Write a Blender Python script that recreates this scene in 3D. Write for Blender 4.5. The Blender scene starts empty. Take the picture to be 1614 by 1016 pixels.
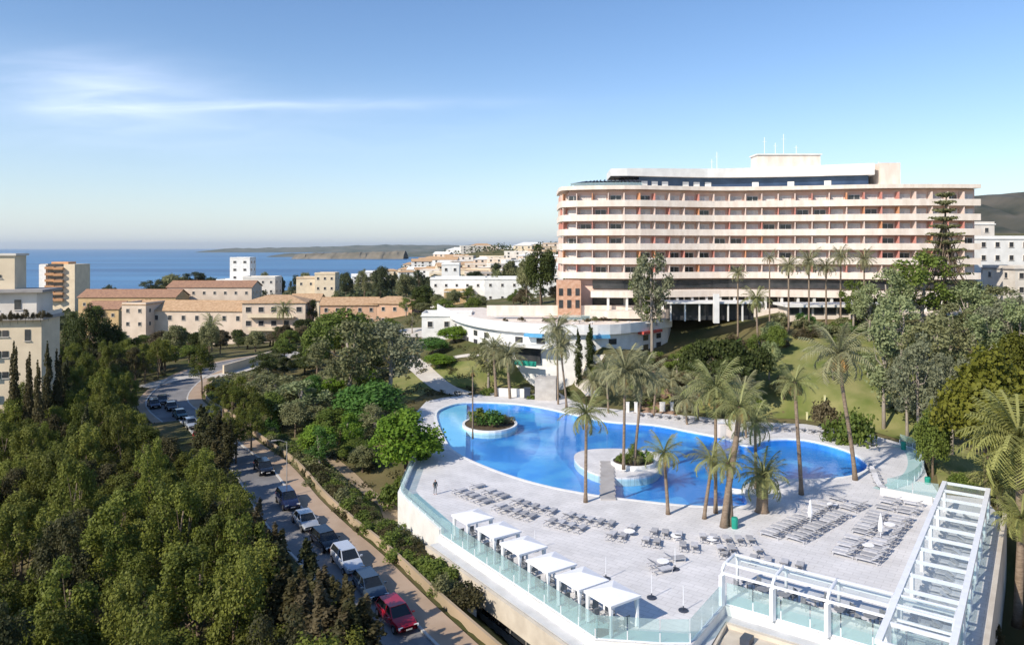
import bpy, bmesh, math, random
import numpy as np
from mathutils import Vector, Matrix
from math import sin, cos, pi, radians, sqrt, atan2, log, exp

# ---------------------------------------------------------------- camera, sky, sun, exposure
SC = bpy.context.scene
COL = SC.collection
F, CX, HY, CH = 1150.0, 807.0, 391.0, 28.0     # focal length, centre column and horizon row of the photograph (pixels), camera height (m)
cam_d = bpy.data.cameras.new("camera"); cam = bpy.data.objects.new("camera", cam_d); COL.objects.link(cam)
cam.location = (0, 0, CH); cam.rotation_euler = (radians(90), 0, 0)
cam_d.sensor_width = 36; cam_d.lens = 36 * F / 1614; cam_d.shift_y = -(508 - HY) / 1614
cam_d.clip_start = 0.5; cam_d.clip_end = 90000
SC.camera = cam
SUN_AZ_X, SUN_AZ_Y, SUN_EL = -0.74, -0.67, 36.0
w = bpy.data.worlds.new("World"); SC.world = w; w.use_nodes = True
nt = w.node_tree; N = nt.nodes; L = nt.links; N.clear()
out = N.new("ShaderNodeOutputWorld"); bg = N.new("ShaderNodeBackground"); sky = N.new("ShaderNodeTexSky")
sky.sky_type = 'NISHITA'; sky.sun_disc = False; sky.sun_elevation = radians(SUN_EL)
sky.sun_rotation = atan2(SUN_AZ_X, SUN_AZ_Y) % (2 * pi)
sky.air_density = 1.0; sky.dust_density = 0.15; sky.ozone_density = 3.0; sky.altitude = 50
bg.inputs[1].default_value = 0.148
# thin cirrus: noise in direction space (azimuth, elevation), masked to two streaks and a wisp
tc = N.new("ShaderNodeTexCoord"); sep = N.new("ShaderNodeSeparateXYZ"); L.new(tc.outputs['Generated'], sep.inputs[0])
def M_(op, a, b=None, c=None):
    n = N.new("ShaderNodeMath"); n.operation = op
    for i, v in enumerate((a, b, c)):
        if v is None: continue
        if isinstance(v, (int, float)): n.inputs[i].default_value = v
        else: L.new(v, n.inputs[i])
    return n.outputs[0]
tx = M_('DIVIDE', sep.outputs[0], M_('MAXIMUM', sep.outputs[1], 0.05)); tz = M_('DIVIDE', sep.outputs[2], M_('MAXIMUM', sep.outputs[1], 0.05))
cmb = N.new("ShaderNodeCombineXYZ"); L.new(M_('MULTIPLY', tx, 2.2), cmb.inputs[0]); L.new(M_('MULTIPLY', tz, 14.0), cmb.inputs[1])
nz = N.new("ShaderNodeTexNoise"); nz.inputs['Scale'].default_value = 3.2; nz.inputs['Detail'].default_value = 8; nz.inputs['Distortion'].default_value = 0.6
L.new(cmb.outputs[0], nz.inputs['Vector'])
def gauss(cx, cz, wx, wz, slope=0.0):
    dx = M_('DIVIDE', M_('SUBTRACT', tx, cx), wx)
    dz = M_('DIVIDE', M_('SUBTRACT', M_('SUBTRACT', tz, cz), M_('MULTIPLY', M_('SUBTRACT', tx, cx), slope)), wz)
    r = M_('ADD', M_('MULTIPLY', dx, dx), M_('MULTIPLY', dz, dz))
    return M_('EXPONENT', M_('MULTIPLY', r, -1.0))
wisp = M_('MULTIPLY', M_('MULTIPLY', gauss(-0.56, 0.215, 0.15, 0.045, -0.1), 0.42), M_('MULTIPLY', nz.outputs[0], 1.6))
streak = M_('MULTIPLY', gauss(-0.32, 0.195, 0.26, 0.0075, 0.012), M_('MULTIPLY', nz.outputs[0], 0.40))
veil = M_('MULTIPLY', gauss(-0.45, 0.16, 0.5, 0.05), M_('MULTIPLY', nz.outputs[0], 0.16))
cm = M_('MINIMUM', M_('ADD', M_('ADD', wisp, streak), veil), 0.6)
front = M_('GREATER_THAN', sep.outputs[1], 0.06)
cm = M_('MULTIPLY', cm, front)
mx = N.new("ShaderNodeMix"); mx.data_type = 'RGBA'; mx.blend_type = 'MIX'
hs = N.new('ShaderNodeHueSaturation'); hs.inputs['Saturation'].default_value = 1.12; hs.inputs['Hue'].default_value = 0.504; hs.inputs['Value'].default_value = 0.80
hz = N.new('ShaderNodeMix'); hz.data_type = 'RGBA'; L.new(M_('MULTIPLY', M_('EXPONENT', M_('DIVIDE', M_('ABSOLUTE', sep.outputs[2]), -0.085)), 0.8), hz.inputs[0]); L.new(sky.outputs[0], hz.inputs[6]); hz.inputs[7].default_value = (4.5, 4.85, 5.25, 1); L.new(hz.outputs[2], hs.inputs['Color'])
L.new(cm, mx.inputs[0]); L.new(hs.outputs[0], mx.inputs[6]); mx.inputs[7].default_value = (6.4, 6.9, 8.2, 1)
L.new(mx.outputs[2], bg.inputs[0]); L.new(bg.outputs[0], out.inputs[0])
sd = bpy.data.lights.new("sun", 'SUN'); sd.energy = 3.9; sd.angle = radians(0.5); sd.color = (1.0, 0.91, 0.78)
so = bpy.data.objects.new("sun", sd); COL.objects.link(so)
el = radians(SUN_EL); hh = sqrt(SUN_AZ_X**2 + SUN_AZ_Y**2)
sdir = Vector((SUN_AZ_X / hh * cos(el), SUN_AZ_Y / hh * cos(el), sin(el)))
so.rotation_euler = sdir.to_track_quat('Z', 'Y').to_euler()
SC.view_settings.view_transform = 'Standard'; SC.view_settings.look = 'None'
SC.view_settings.exposure = 0.5; SC.view_settings.gamma = 1.0
SC.render.engine = 'CYCLES'
SC.cycles.max_bounces = 6; SC.cycles.transparent_max_bounces = 16; SC.cycles.diffuse_bounces = 3

R = random.Random(7)

# ---------------------------------------------------------------- photo pixel -> place
def P(px, py, z=0.0):
    Y = F * (CH - z) / (py - HY); return ((px - CX) * Y / F, Y)
def PX(px, Y): return (px - CX) * Y / F
def ZT(py, Y): return CH - (py - HY) * Y / F
def pip(x, y, poly):
    c = False; n = len(poly); j = n - 1
    for i in range(n):
        xi, yi = poly[i]; xj, yj = poly[j]
        if (yi > y) != (yj > y) and x < (xj - xi) * (y - yi) / (yj - yi) + xi: c = not c
        j = i
    return c
def segd(x, y, a, b):
    dx, dy = b[0]-a[0], b[1]-a[1]; t = ((x-a[0])*dx + (y-a[1])*dy) / max(dx*dx+dy*dy, 1e-9); t = min(1, max(0, t))
    return math.hypot(x-a[0]-t*dx, y-a[1]-t*dy), t
def polyd(x, y, poly, closed=True):
    n = len(poly); return min(segd(x, y, poly[i], poly[(i+1) % n])[0] for i in range(n if closed else n-1))
def smooth(pts, n=6, closed=False):
    o = []; m = len(pts)
    for i in range(m if closed else m-1):
        if closed: p0, p1, p2, p3 = pts[(i-1) % m], pts[i], pts[(i+1) % m], pts[(i+2) % m]
        else: p0, p1, p2, p3 = pts[max(i-1, 0)], pts[i], pts[i+1], pts[min(i+2, m-1)]
        for k in range(n):
            t = k/n; t2 = t*t; t3 = t2*t
            o.append(tuple(0.5*((2*p1[j]) + (-p0[j]+p2[j])*t + (2*p0[j]-5*p1[j]+4*p2[j]-p3[j])*t2 + (-p0[j]+3*p1[j]-3*p2[j]+p3[j])*t3) for j in range(len(p1))))
    if not closed: o.append(tuple(pts[-1]))
    return o

# ---------------------------------------------------------------- materials
def new_mat(name):
    m = bpy.data.materials.new(name); m.use_nodes = True; return m
def mat(name, c1, c2=None, rough=0.7, scale=1.0, spec=0.3, metal=0.0, bump=0.0, bscale=None, detail=4, lo=0.35, hi=0.65, stretch=None, objrand=0.0, wet=None):
    m = new_mat(name); nt = m.node_tree; b = nt.nodes['Principled BSDF']
    b.inputs['Roughness'].default_value = rough; b.inputs['Metallic'].default_value = metal; b.inputs['Specular IOR Level'].default_value = spec
    if c2 is None: c2 = tuple(v*0.86 for v in c1)
    tc = nt.nodes.new('ShaderNodeTexCoord'); vec = tc.outputs['Object']
    if stretch:
        mp = nt.nodes.new('ShaderNodeMapping'); mp.inputs['Scale'].default_value = stretch; nt.links.new(vec, mp.inputs[0]); vec = mp.outputs[0]
    n = nt.nodes.new('ShaderNodeTexNoise'); n.inputs['Scale'].default_value = scale; n.inputs['Detail'].default_value = detail; nt.links.new(vec, n.inputs['Vector'])
    r = nt.nodes.new('ShaderNodeMapRange'); r.inputs[1].default_value = lo; r.inputs[2].default_value = hi; nt.links.new(n.outputs[0], r.inputs[0])
    x = nt.nodes.new('ShaderNodeMix'); x.data_type = 'RGBA'; nt.links.new(r.outputs[0], x.inputs[0])
    x.inputs[6].default_value = (*c1, 1); x.inputs[7].default_value = (*c2, 1)
    col = x.outputs[2]
    if objrand:
        oi = nt.nodes.new('ShaderNodeObjectInfo'); hs = nt.nodes.new('ShaderNodeHueSaturation')
        mr = nt.nodes.new('ShaderNodeMapRange'); mr.inputs[3].default_value = 1-objrand; mr.inputs[4].default_value = 1+objrand
        nt.links.new(oi.outputs['Random'], mr.inputs[0]); nt.links.new(mr.outputs[0], hs.inputs['Value'])
        nt.links.new(col, hs.inputs['Color']); col = hs.outputs[0]
    nt.links.new(col, b.inputs['Base Color'])
    if bump:
        bn = nt.nodes.new('ShaderNodeTexNoise'); bn.inputs['Scale'].default_value = bscale or scale*4; bn.inputs['Detail'].default_value = 5; nt.links.new(vec, bn.inputs['Vector'])
        bp = nt.nodes.new('ShaderNodeBump'); bp.inputs['Strength'].default_value = bump; bp.inputs['Distance'].default_value = 0.1
        nt.links.new(bn.outputs[0], bp.inputs['Height']); nt.links.new(bp.outputs[0], b.inputs['Normal'])
    return m
def leaf_mat(name, c1, c2, c3=None, rand=0.2, trans=0.35):
    m = new_mat(name); nt = m.node_tree; nd = nt.nodes; lk = nt.links; b = nd['Principled BSDF']
    b.inputs['Roughness'].default_value = 0.6; b.inputs['Specular IOR Level'].default_value = 0.2
    at = nd.new('ShaderNodeAttribute'); at.attribute_name = 'leaf'; at.attribute_type = 'GEOMETRY'
    x = nd.new('ShaderNodeMix'); x.data_type = 'RGBA'; x.inputs[6].default_value = (*c1, 1); x.inputs[7].default_value = (*c2, 1)
    lk.new(at.outputs['Fac'], x.inputs[0])
    oi = nd.new('ShaderNodeObjectInfo'); x2 = nd.new('ShaderNodeMix'); x2.data_type = 'RGBA'
    c3 = c3 or c2; x2.inputs[7].default_value = (*c3, 1)
    mr = nd.new('ShaderNodeMapRange'); mr.inputs[3].default_value = 0; mr.inputs[4].default_value = 0.6; lk.new(oi.outputs['Random'], mr.inputs[0])
    lk.new(mr.outputs[0], x2.inputs[0]); lk.new(x.outputs[2], x2.inputs[6])
    hs = nd.new('ShaderNodeHueSaturation'); mr2 = nd.new('ShaderNodeMapRange'); mr2.inputs[3].default_value = 1-rand; mr2.inputs[4].default_value = 1+rand
    ml = nd.new('ShaderNodeMath'); ml.operation = 'FRACT'; ml2 = nd.new('ShaderNodeMath'); ml2.operation = 'MULTIPLY'; ml2.inputs[1].default_value = 7.31
    lk.new(oi.outputs['Random'], ml2.inputs[0]); lk.new(ml2.outputs[0], ml.inputs[0]); lk.new(ml.outputs[0], mr2.inputs[0])
    lk.new(mr2.outputs[0], hs.inputs['Value']); lk.new(x2.outputs[2], hs.inputs['Color']); lk.new(hs.outputs[0], b.inputs['Base Color'])
    tr = nd.new('ShaderNodeBsdfTranslucent'); lk.new(hs.outputs[0], tr.inputs['Color'])
    mx = nd.new('ShaderNodeMixShader'); mx.inputs[0].default_value = trans; lk.new(b.outputs[0], mx.inputs[1]); lk.new(tr.outputs[0], mx.inputs[2])
    lk.new(mx.outputs[0], nd['Material Output'].inputs[0])
    return m
def glass_mat(name, tint, alpha=0.35, rough=0.05, solid=(0.5, 0.75, 0.75)):
    m = new_mat(name); nt = m.node_tree; nd = nt.nodes; lk = nt.links; b = nd['Principled BSDF']
    b.inputs['Base Color'].default_value = (*solid, 1); b.inputs['Roughness'].default_value = rough; b.inputs['Specular IOR Level'].default_value = 0.5
    t = nd.new('ShaderNodeBsdfTransparent'); t.inputs[0].default_value = (*tint, 1)
    mx = nd.new('ShaderNodeMixShader'); mx.inputs[0].default_value = alpha; lk.new(t.outputs[0], mx.inputs[1]); lk.new(b.outputs[0], mx.inputs[2])
    lk.new(mx.outputs[0], nd['Material Output'].inputs[0]); return m

MT = {}
MT['white'] = mat('white_paint', (0.80, 0.79, 0.76), (0.70, 0.69, 0.66), 0.6, 0.6)
MT['white_metal'] = mat('white_metal', (0.85, 0.86, 0.88), (0.78, 0.79, 0.82), 0.35, 2, spec=0.5)
MT['hotel_white'] = mat('hotel_render', (0.82, 0.73, 0.64), (0.70, 0.60, 0.51), 0.7, 0.8, detail=8, stretch=(1, 1, 0.3))
MT['ledge'] = mat('grey_white_ledge', (0.56, 0.57, 0.58), (0.46, 0.47, 0.48), 0.7, 0.6, detail=8)
MT['hotel_wall'] = mat('hotel_rose_wall', (0.80, 0.58, 0.48), (0.72, 0.49, 0.41), 0.8, 0.3)
MT['fin_white'] = mat('pale_partition', (0.78, 0.64, 0.56), (0.70, 0.54, 0.47), 0.7, 0.5)
MT['fin_rose'] = mat('rose_partition', (0.66, 0.30, 0.24), (0.56, 0.24, 0.20), 0.7, 0.5)
MT['fin_orange'] = mat('orange_partition', (0.70, 0.36, 0.20), (0.60, 0.28, 0.15), 0.7, 0.5)
MT['glass_dark'] = mat('dark_glass', (0.03, 0.035, 0.04), (0.06, 0.06, 0.065), 0.12, 0.7, spec=0.6)
MT['glass_blue'] = mat('blue_glass', (0.02, 0.04, 0.09), (0.04, 0.07, 0.14), 0.12, 0.4, spec=0.6)
MT['curtain'] = mat('pale_curtain', (0.74, 0.69, 0.65), (0.60, 0.54, 0.51), 0.5, 3, spec=0.5, stretch=(4, 4, 0.3), objrand=0.15)
MT['brick_orange'] = mat('orange_stone', (0.50, 0.27, 0.17), (0.62, 0.40, 0.28), 0.85, 1.2, bump=0.3)
MT['dark_metal'] = mat('dark_metal', (0.03, 0.04, 0.06), (0.05, 0.06, 0.09), 0.4, 1, spec=0.5)
MT['terracotta'] = mat('terracotta_tiles', (0.40, 0.25, 0.14), (0.55, 0.37, 0.22), 0.85, 1.2, bump=0.6, stretch=(1, 1, 1), detail=8)
MT['terracotta_old'] = mat('old_roof_tiles', (0.27, 0.15, 0.10), (0.40, 0.23, 0.14), 0.85, 1.2, bump=0.6, detail=8)
MT['cream'] = mat('cream_render', (0.74, 0.62, 0.45), (0.64, 0.53, 0.38), 0.85, 0.4, detail=6)
MT['peach'] = mat('peach_render', (0.66, 0.42, 0.28), (0.57, 0.35, 0.23), 0.85, 0.4, detail=6)
MT['pinkish'] = mat('pale_sand_render', (0.68, 0.56, 0.45), (0.58, 0.47, 0.37), 0.85, 0.35, detail=6)
MT['ochre'] = mat('ochre_render', (0.60, 0.42, 0.22), (0.5, 0.35, 0.18), 0.85, 0.4)
MT['orange_wall'] = mat('orange_render', (0.66, 0.36, 0.18), (0.56, 0.3, 0.15), 0.85, 0.4)
MT['offwhite'] = mat('weathered_white_render', (0.72, 0.67, 0.60), (0.58, 0.53, 0.47), 0.85, 0.25, detail=7)
MT['grey_conc'] = mat('grey_concrete', (0.36, 0.34, 0.32), (0.27, 0.25, 0.24), 0.9, 0.5, detail=7)
MT['cream_stone'] = mat('cream_cladding', (0.62, 0.555, 0.46), (0.50, 0.44, 0.36), 0.75, 0.7, detail=7)
MT['asphalt'] = mat('asphalt', (0.17, 0.165, 0.165), (0.25, 0.24, 0.235), 0.9, 0.35, detail=9, bump=0.2, bscale=8)
MT['pavement'] = mat('tan_pavement', (0.44, 0.33, 0.24), (0.36, 0.26, 0.18), 0.9, 0.35, detail=9)
MT['tan'] = mat('tan_earth', (0.42, 0.32, 0.22), (0.33, 0.26, 0.17), 0.95, 0.2, detail=9)
MT['path'] = mat('pale_path', (0.56, 0.52, 0.46), (0.47, 0.43, 0.38), 0.9, 0.4, detail=8)
MT['kerb'] = mat('kerb_stone', (0.55, 0.53, 0.50), (0.45, 0.43, 0.4), 0.9, 1)
MT['lawn'] = mat('lawn_grass', (0.13, 0.16, 0.042), (0.26, 0.245, 0.10), 0.95, 0.22, detail=12, bump=0.5, bscale=6, spec=0.1)
MT['scrub'] = mat('scrub_ground', (0.07, 0.08, 0.028), (0.17, 0.14, 0.07), 0.95, 0.09, detail=12, bump=0.6, bscale=2, spec=0.1)
MT['aqua_floor'] = mat('aqua_floor_tone', (0.38, 0.56, 0.55), (0.44, 0.60, 0.60), 0.4, 0.8, spec=0.5)
MT['grey_cushion'] = mat('grey_sling', (0.48, 0.48, 0.50), (0.38, 0.38, 0.40), 0.85, 3, objrand=0.25)
MT['grey_light'] = mat('light_grey_sling', (0.50, 0.50, 0.53), (0.42, 0.42, 0.45), 0.85, 3)
MT['rattan'] = mat('grey_rattan', (0.17, 0.18, 0.20), (0.24, 0.25, 0.27), 0.8, 6, objrand=0.2)
MT['canvas'] = mat('white_canvas', (0.86, 0.86, 0.88), (0.80, 0.80, 0.83), 0.8, 1.5)
MT['trunk'] = mat('bark', (0.14, 0.10, 0.07), (0.22, 0.17, 0.12), 0.95, 3, bump=0.6, stretch=(1, 1, 0.3))
MT['trunk_grey'] = mat('grey_bark', (0.26, 0.22, 0.18), (0.36, 0.31, 0.26), 0.95, 3, bump=0.5, stretch=(1, 1, 0.3))
MT['palm_trunk'] = mat('palm_bark', (0.20, 0.145, 0.10), (0.30, 0.23, 0.17), 0.95, 2.5, bump=0.9, bscale=6, stretch=(1, 1, 3))
MT['tyre'] = mat('tyre', (0.02, 0.02, 0.02), None, 0.9, 3)
MT['rim'] = mat('alloy_rim', (0.5, 0.5, 0.52), None, 0.3, 3, metal=0.8)
MT['car_glass'] = mat('car_glass', (0.015, 0.018, 0.02), None, 0.05, 1, spec=0.8)
MT['lamp'] = mat('headlamp', (0.75, 0.75, 0.72), None, 0.15, 1, spec=0.8)
MT['tail'] = mat('tail_lamp', (0.45, 0.02, 0.02), None, 0.2, 1, spec=0.8)
MT['green_bin'] = mat('teal_plastic', (0.02, 0.30, 0.22), None, 0.5, 1)
MT['blue_awn'] = mat('blue_awning', (0.12, 0.38, 0.62), None, 0.8, 1)
MT['red_awn'] = mat('red_awning', (0.55, 0.10, 0.08), None, 0.8, 1)
MT['yellow_post'] = mat('pale_yellow_post', (0.75, 0.72, 0.42), None, 0.6, 1)
MT['rock'] = mat('rocky_bank', (0.30, 0.20, 0.14), (0.20, 0.13, 0.09), 0.95, 0.5, bump=1.0, bscale=1.5)
MT['glass_clear'] = glass_mat('clear_green_glass', (0.88, 0.955, 0.955), 0.22, 0.06, (0.62, 0.75, 0.76))
MT['glass_roof'] = glass_mat('clear_roof_glass', (0.96, 0.98, 0.98), 0.10, 0.05, (0.7, 0.78, 0.8))
# leaves
LM = {}
LM['pine'] = leaf_mat('pine_needles', (0.060, 0.086, 0.015), (0.19, 0.215, 0.034), (0.17, 0.17, 0.035), 0.3)
LM['darkpine'] = leaf_mat('dark_pine_needles', (0.030, 0.045, 0.012), (0.08, 0.10, 0.025), None, 0.2)
LM['lime'] = leaf_mat('lime_leaves', (0.10, 0.19, 0.018), (0.20, 0.31, 0.035), None, 0.1)
LM['green'] = leaf_mat('green_leaves', (0.08, 0.125, 0.022), (0.19, 0.24, 0.05), None, 0.15)
LM['bright'] = leaf_mat('bright_green_leaves', (0.05, 0.13, 0.025), (0.12, 0.23, 0.05), None, 0.15)
LM['olive'] = leaf_mat('olive_leaves', (0.13, 0.145, 0.06), (0.27, 0.27, 0.13), None, 0.15)
LM['grey'] = leaf_mat('grey_green_leaves', (0.12, 0.135, 0.075), (0.27, 0.28, 0.17), None, 0.15)
LM['pale'] = leaf_mat('pale_green_leaves', (0.18, 0.23, 0.09), (0.36, 0.40, 0.20), None, 0.15)
LM['yellow'] = leaf_mat('yellow_green_leaves', (0.07, 0.085, 0.012), (0.20, 0.20, 0.028), None, 0.1)
LM['brown'] = leaf_mat('brownish_leaves', (0.08, 0.065, 0.035), (0.16, 0.13, 0.07), None, 0.2)
LM['cypress'] = leaf_mat('cypress_leaves', (0.035, 0.045, 0.018), (0.085, 0.09, 0.035), (0.12, 0.09, 0.04), 0.2)
LM['palm'] = leaf_mat('palm_leaves', (0.13, 0.155, 0.05), (0.30, 0.31, 0.13), None, 0.18, 0.25)
LM['palmgrey'] = leaf_mat('grey_palm_leaves', (0.16, 0.165, 0.08), (0.34, 0.33, 0.18), None, 0.15, 0.25)
LM['palmbig'] = leaf_mat('large_palm_leaves', (0.14, 0.16, 0.04), (0.32, 0.32, 0.11), None, 0.15, 0.25)
LM['dry'] = leaf_mat('dry_palm_leaves', (0.34, 0.19, 0.07), (0.48, 0.28, 0.10), None, 0.15, 0.2)
LM['far'] = leaf_mat('distant_foliage', (0.035, 0.048, 0.022), (0.09, 0.105, 0.045), None, 0.2)

# ---------------------------------------------------------------- mesh helpers
ORG = {}
class MB:
    def __init__(s): s.v = []; s.f = []; s.m = []
    def face(s, pts, mi=0):
        i = len(s.v); s.v += [tuple(p) for p in pts]; s.f.append(list(range(i, i+len(pts)))); s.m.append(mi)
    def box(s, c, sz, rz=0.0, mi=0):
        cx, cy, cz = c; a, b, h = sz[0]/2, sz[1]/2, sz[2]/2; i = len(s.v); C_, S_ = cos(rz), sin(rz)
        for z in (-h, h):
            for x, y in ((-a, -b), (a, -b), (a, b), (-a, b)): s.v.append((cx + x*C_ - y*S_, cy + x*S_ + y*C_, cz + z))
        for q in ((0,3,2,1), (4,5,6,7), (0,1,5,4), (1,2,6,5), (2,3,7,6), (3,0,4,7)): s.f.append([i+k for k in q]); s.m.append(mi)
        return s
    def bar(s, a, b, wd, ht=None, mi=0):     # square bar from a to b
        a, b = Vector(a), Vector(b); ht = ht or wd; d = (b-a).normalized(); up = Vector((0,0,1)) if abs(d.z) < 0.95 else Vector((1,0,0))
        x = d.cross(up).normalized()*wd/2; y = x.normalized().cross(d).normalized()*ht/2; i = len(s.v)
        for p in (a, b):
            for q in (-x-y, x-y, x+y, -x+y): s.v.append(tuple(p+q))
        for q in ((0,1,2,3), (7,6,5,4), (0,4,5,1), (1,5,6,2), (2,6,7,3), (3,7,4,0)): s.f.append([i+k for k in q]); s.m.append(mi)
        return s
    def tube(s, pts, rad, n=8, mi=0, cap=True):
        pts = [Vector(p) for p in pts]; rad = rad if isinstance(rad, (list, tuple)) else [rad]*len(pts); base = len(s.v)
        for k, p in enumerate(pts):
            d = (pts[min(k+1, len(pts)-1)] - pts[max(k-1, 0)]).normalized(); up = Vector((0,0,1)) if abs(d.z) < 0.95 else Vector((1,0,0))
            x = d.cross(up).normalized(); y = x.cross(d)
            for j in range(n): t = 2*pi*j/n; s.v.append(tuple(p + (x*cos(t) + y*sin(t))*rad[k]))
        for k in range(len(pts)-1):
            for j in range(n):
                a = base+k*n+j; b = base+k*n+(j+1) % n; s.f.append([a, b, b+n, a+n]); s.m.append(mi)
        if cap:
            s.f.append([base+j for j in range(n)][::-1]); s.m.append(mi); s.f.append([base+(len(pts)-1)*n+j for j in range(n)]); s.m.append(mi)
        return s
    def prism(s, poly, z0, z1, mi=0, top=None):  # polygon (ccw or cw) from z0 to z1
        n = len(poly); i = len(s.v)
        ar = sum(poly[k][0]*poly[(k+1) % n][1] - poly[(k+1) % n][0]*poly[k][1] for k in range(n))
        if ar < 0: poly = poly[::-1]
        s.v += [(x, y, z0) for x, y in poly] + [(x, y, z1) for x, y in poly]
        s.f.append([i+k for k in range(n)][::-1]); s.m.append(mi); s.f.append([i+n+k for k in range(n)]); s.m.append(mi if top is None else top)
        for k in range(n): a = i+k; b = i+(k+1) % n; s.f.append([a, b, b+n, a+n]); s.m.append(mi)
        return s
    def strip(s, line, z0, z1, t0, t1, mi=0):   # wall along an open polyline: between offsets t0 and t1, heights z0..z1 (numbers or per-point lists)
        A = offset(line, t0); B = offset(line, t1); n = len(line); i = len(s.v)
        g = lambda z, k: z[k] if isinstance(z, (list, tuple)) else z
        for k in range(n): s.v += [(A[k][0], A[k][1], g(z0,k)), (A[k][0], A[k][1], g(z1,k)), (B[k][0], B[k][1], g(z1,k)), (B[k][0], B[k][1], g(z0,k))]
        for k in range(n-1):
            for j in range(4): a = i+k*4+j; b = i+k*4+(j+1) % 4; s.f.append([a, b, b+4, a+4]); s.m.append(mi)
        s.f.append([i, i+3, i+2, i+1]); s.m.append(mi); e = i+(n-1)*4; s.f.append([e, e+1, e+2, e+3]); s.m.append(mi)
        return s
    def mesh(s, name, mats):
        me = bpy.data.meshes.new(name); me.from_pydata(s.v, [], s.f)
        for m in (mats if isinstance(mats, (list, tuple)) else [mats]): me.materials.append(m)
        me.polygons.foreach_set('material_index', s.m); me.update(); return me
    def build(s, name, mats, parent=None, bevel=0.0, shade=False):
        if parent is not None and parent in ORG: ox, oy, oz = ORG[parent]; s.v = [(x-ox, y-oy, z-oz) for x, y, z in s.v]
        me = s.mesh(name, mats)
        bm = bmesh.new(); bm.from_mesh(me)
        if bevel: bmesh.ops.bevel(bm, geom=list(bm.edges), offset=bevel, segments=2, affect='EDGES', profile=0.6)
        bmesh.ops.recalc_face_normals(bm, faces=bm.faces); bm.to_mesh(me); bm.free()
        if shade: me.shade_smooth()
        return link(name, me, parent)
def link(name, me, parent=None):
    o = bpy.data.objects.new(name, me); COL.objects.link(o)
    if parent is not None:
        o.parent = parent
        if parent in ORG: ORG[o] = ORG[parent]
    return o
def offset(line, t):
    if t == 0: return [tuple(p[:2]) for p in line]
    o = []; n = len(line)
    for k in range(n):
        a = line[max(k-1, 0)]; b = line[min(k+1, n-1)]; dx, dy = b[0]-a[0], b[1]-a[1]; l = math.hypot(dx, dy) or 1
        o.append((line[k][0] - dy/l*t, line[k][1] + dx/l*t))
    return o
def tag(o, label=None, cat=None, group=None, kind=None):
    if label: o['label'] = label
    if cat: o['category'] = cat
    if group: o['group'] = group
    if kind: o['kind'] = kind
    return o
def empty(name, loc, label=None, cat=None, group=None, rz=0.0, world=True):
    o = bpy.data.objects.new(name, None); COL.objects.link(o); o.location = loc; o.rotation_euler.z = rz; o.empty_display_size = 0.3
    if world: ORG[o] = tuple(loc)      # children given in world coordinates
    return tag(o, label, cat, group)
def kids(o): return [c for c in KIDS.get(o, [])]
KIDS = {}
def child(name, me, parent, loc=(0,0,0), rot=(0,0,0), scale=None):
    o = bpy.data.objects.new(name, me); COL.objects.link(o); o.parent = parent; o.location = loc; o.rotation_euler = rot
    if scale: o.scale = scale
    KIDS.setdefault(parent, []).append(o); return o
def copy_tree(o, parent=None):
    c = o.copy(); COL.objects.link(c); c.parent = parent
    for k in KIDS.get(o, []): KIDS.setdefault(c, []).append(copy_tree(k, c))
    return c

# ---------------------------------------------------------------- plan of the place
DECK_PX = [(650,727),(627,782),(692,842),(938,1008),(1088,1018),(1143,953)]
DECK = [P(*p) for p in DECK_PX]
dv = Vector((0.588, 0.809)); du = Vector((0.809, -0.588))
Gp = DECK[-1]; Rb = Vector(P(1580, 818)); Rb = (Rb.x, Rb.y)
t_ = (Vector(Rb) - Vector(Gp)).dot(du); FR = tuple(Vector(Gp) + du*t_)
DECK += [FR, Rb]
BACK_PX = [(1553,786),(1480,778),(1462,752),(1450,712),(1420,698),(1370,684),(1320,676),(1270,668),(1180,664),(1090,655),(1000,648),(930,640),(900,630),(870,612),(790,618),(740,622),(700,626),(672,632),(655,650),(650,690)]
DECK_BACK = [P(*p) for p in BACK_PX]
DECK += DECK_BACK
POOL = smooth([P(*p) for p in [(688,655),(700,642),(735,634),(800,635),(850,641),(905,653),(960,664),(1030,669),(1085,679),(1140,690),(1178,702),(1215,692),(1270,693),(1330,708),(1362,726),(1366,738),(1340,749),(1290,754),(1245,754),(1200,756),(1170,768),(1178,790),(1165,797),(1090,796),(1000,787),(930,778),(850,762),(780,740),(722,714),(702,692)]], 4, True)
ROAD_C = smooth([P(px, py, -1.5) for px, py in [(700,1140),(568,985),(500,898),(455,850),(415,800),(392,760),(372,735),(340,708),(300,668),(262,630)]] + [(-74,170),(-70,192),(-52,215),(-20,245)], 5)
def sm(t): t = min(1, max(0, t)); return t*t*(3-2*t)
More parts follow.
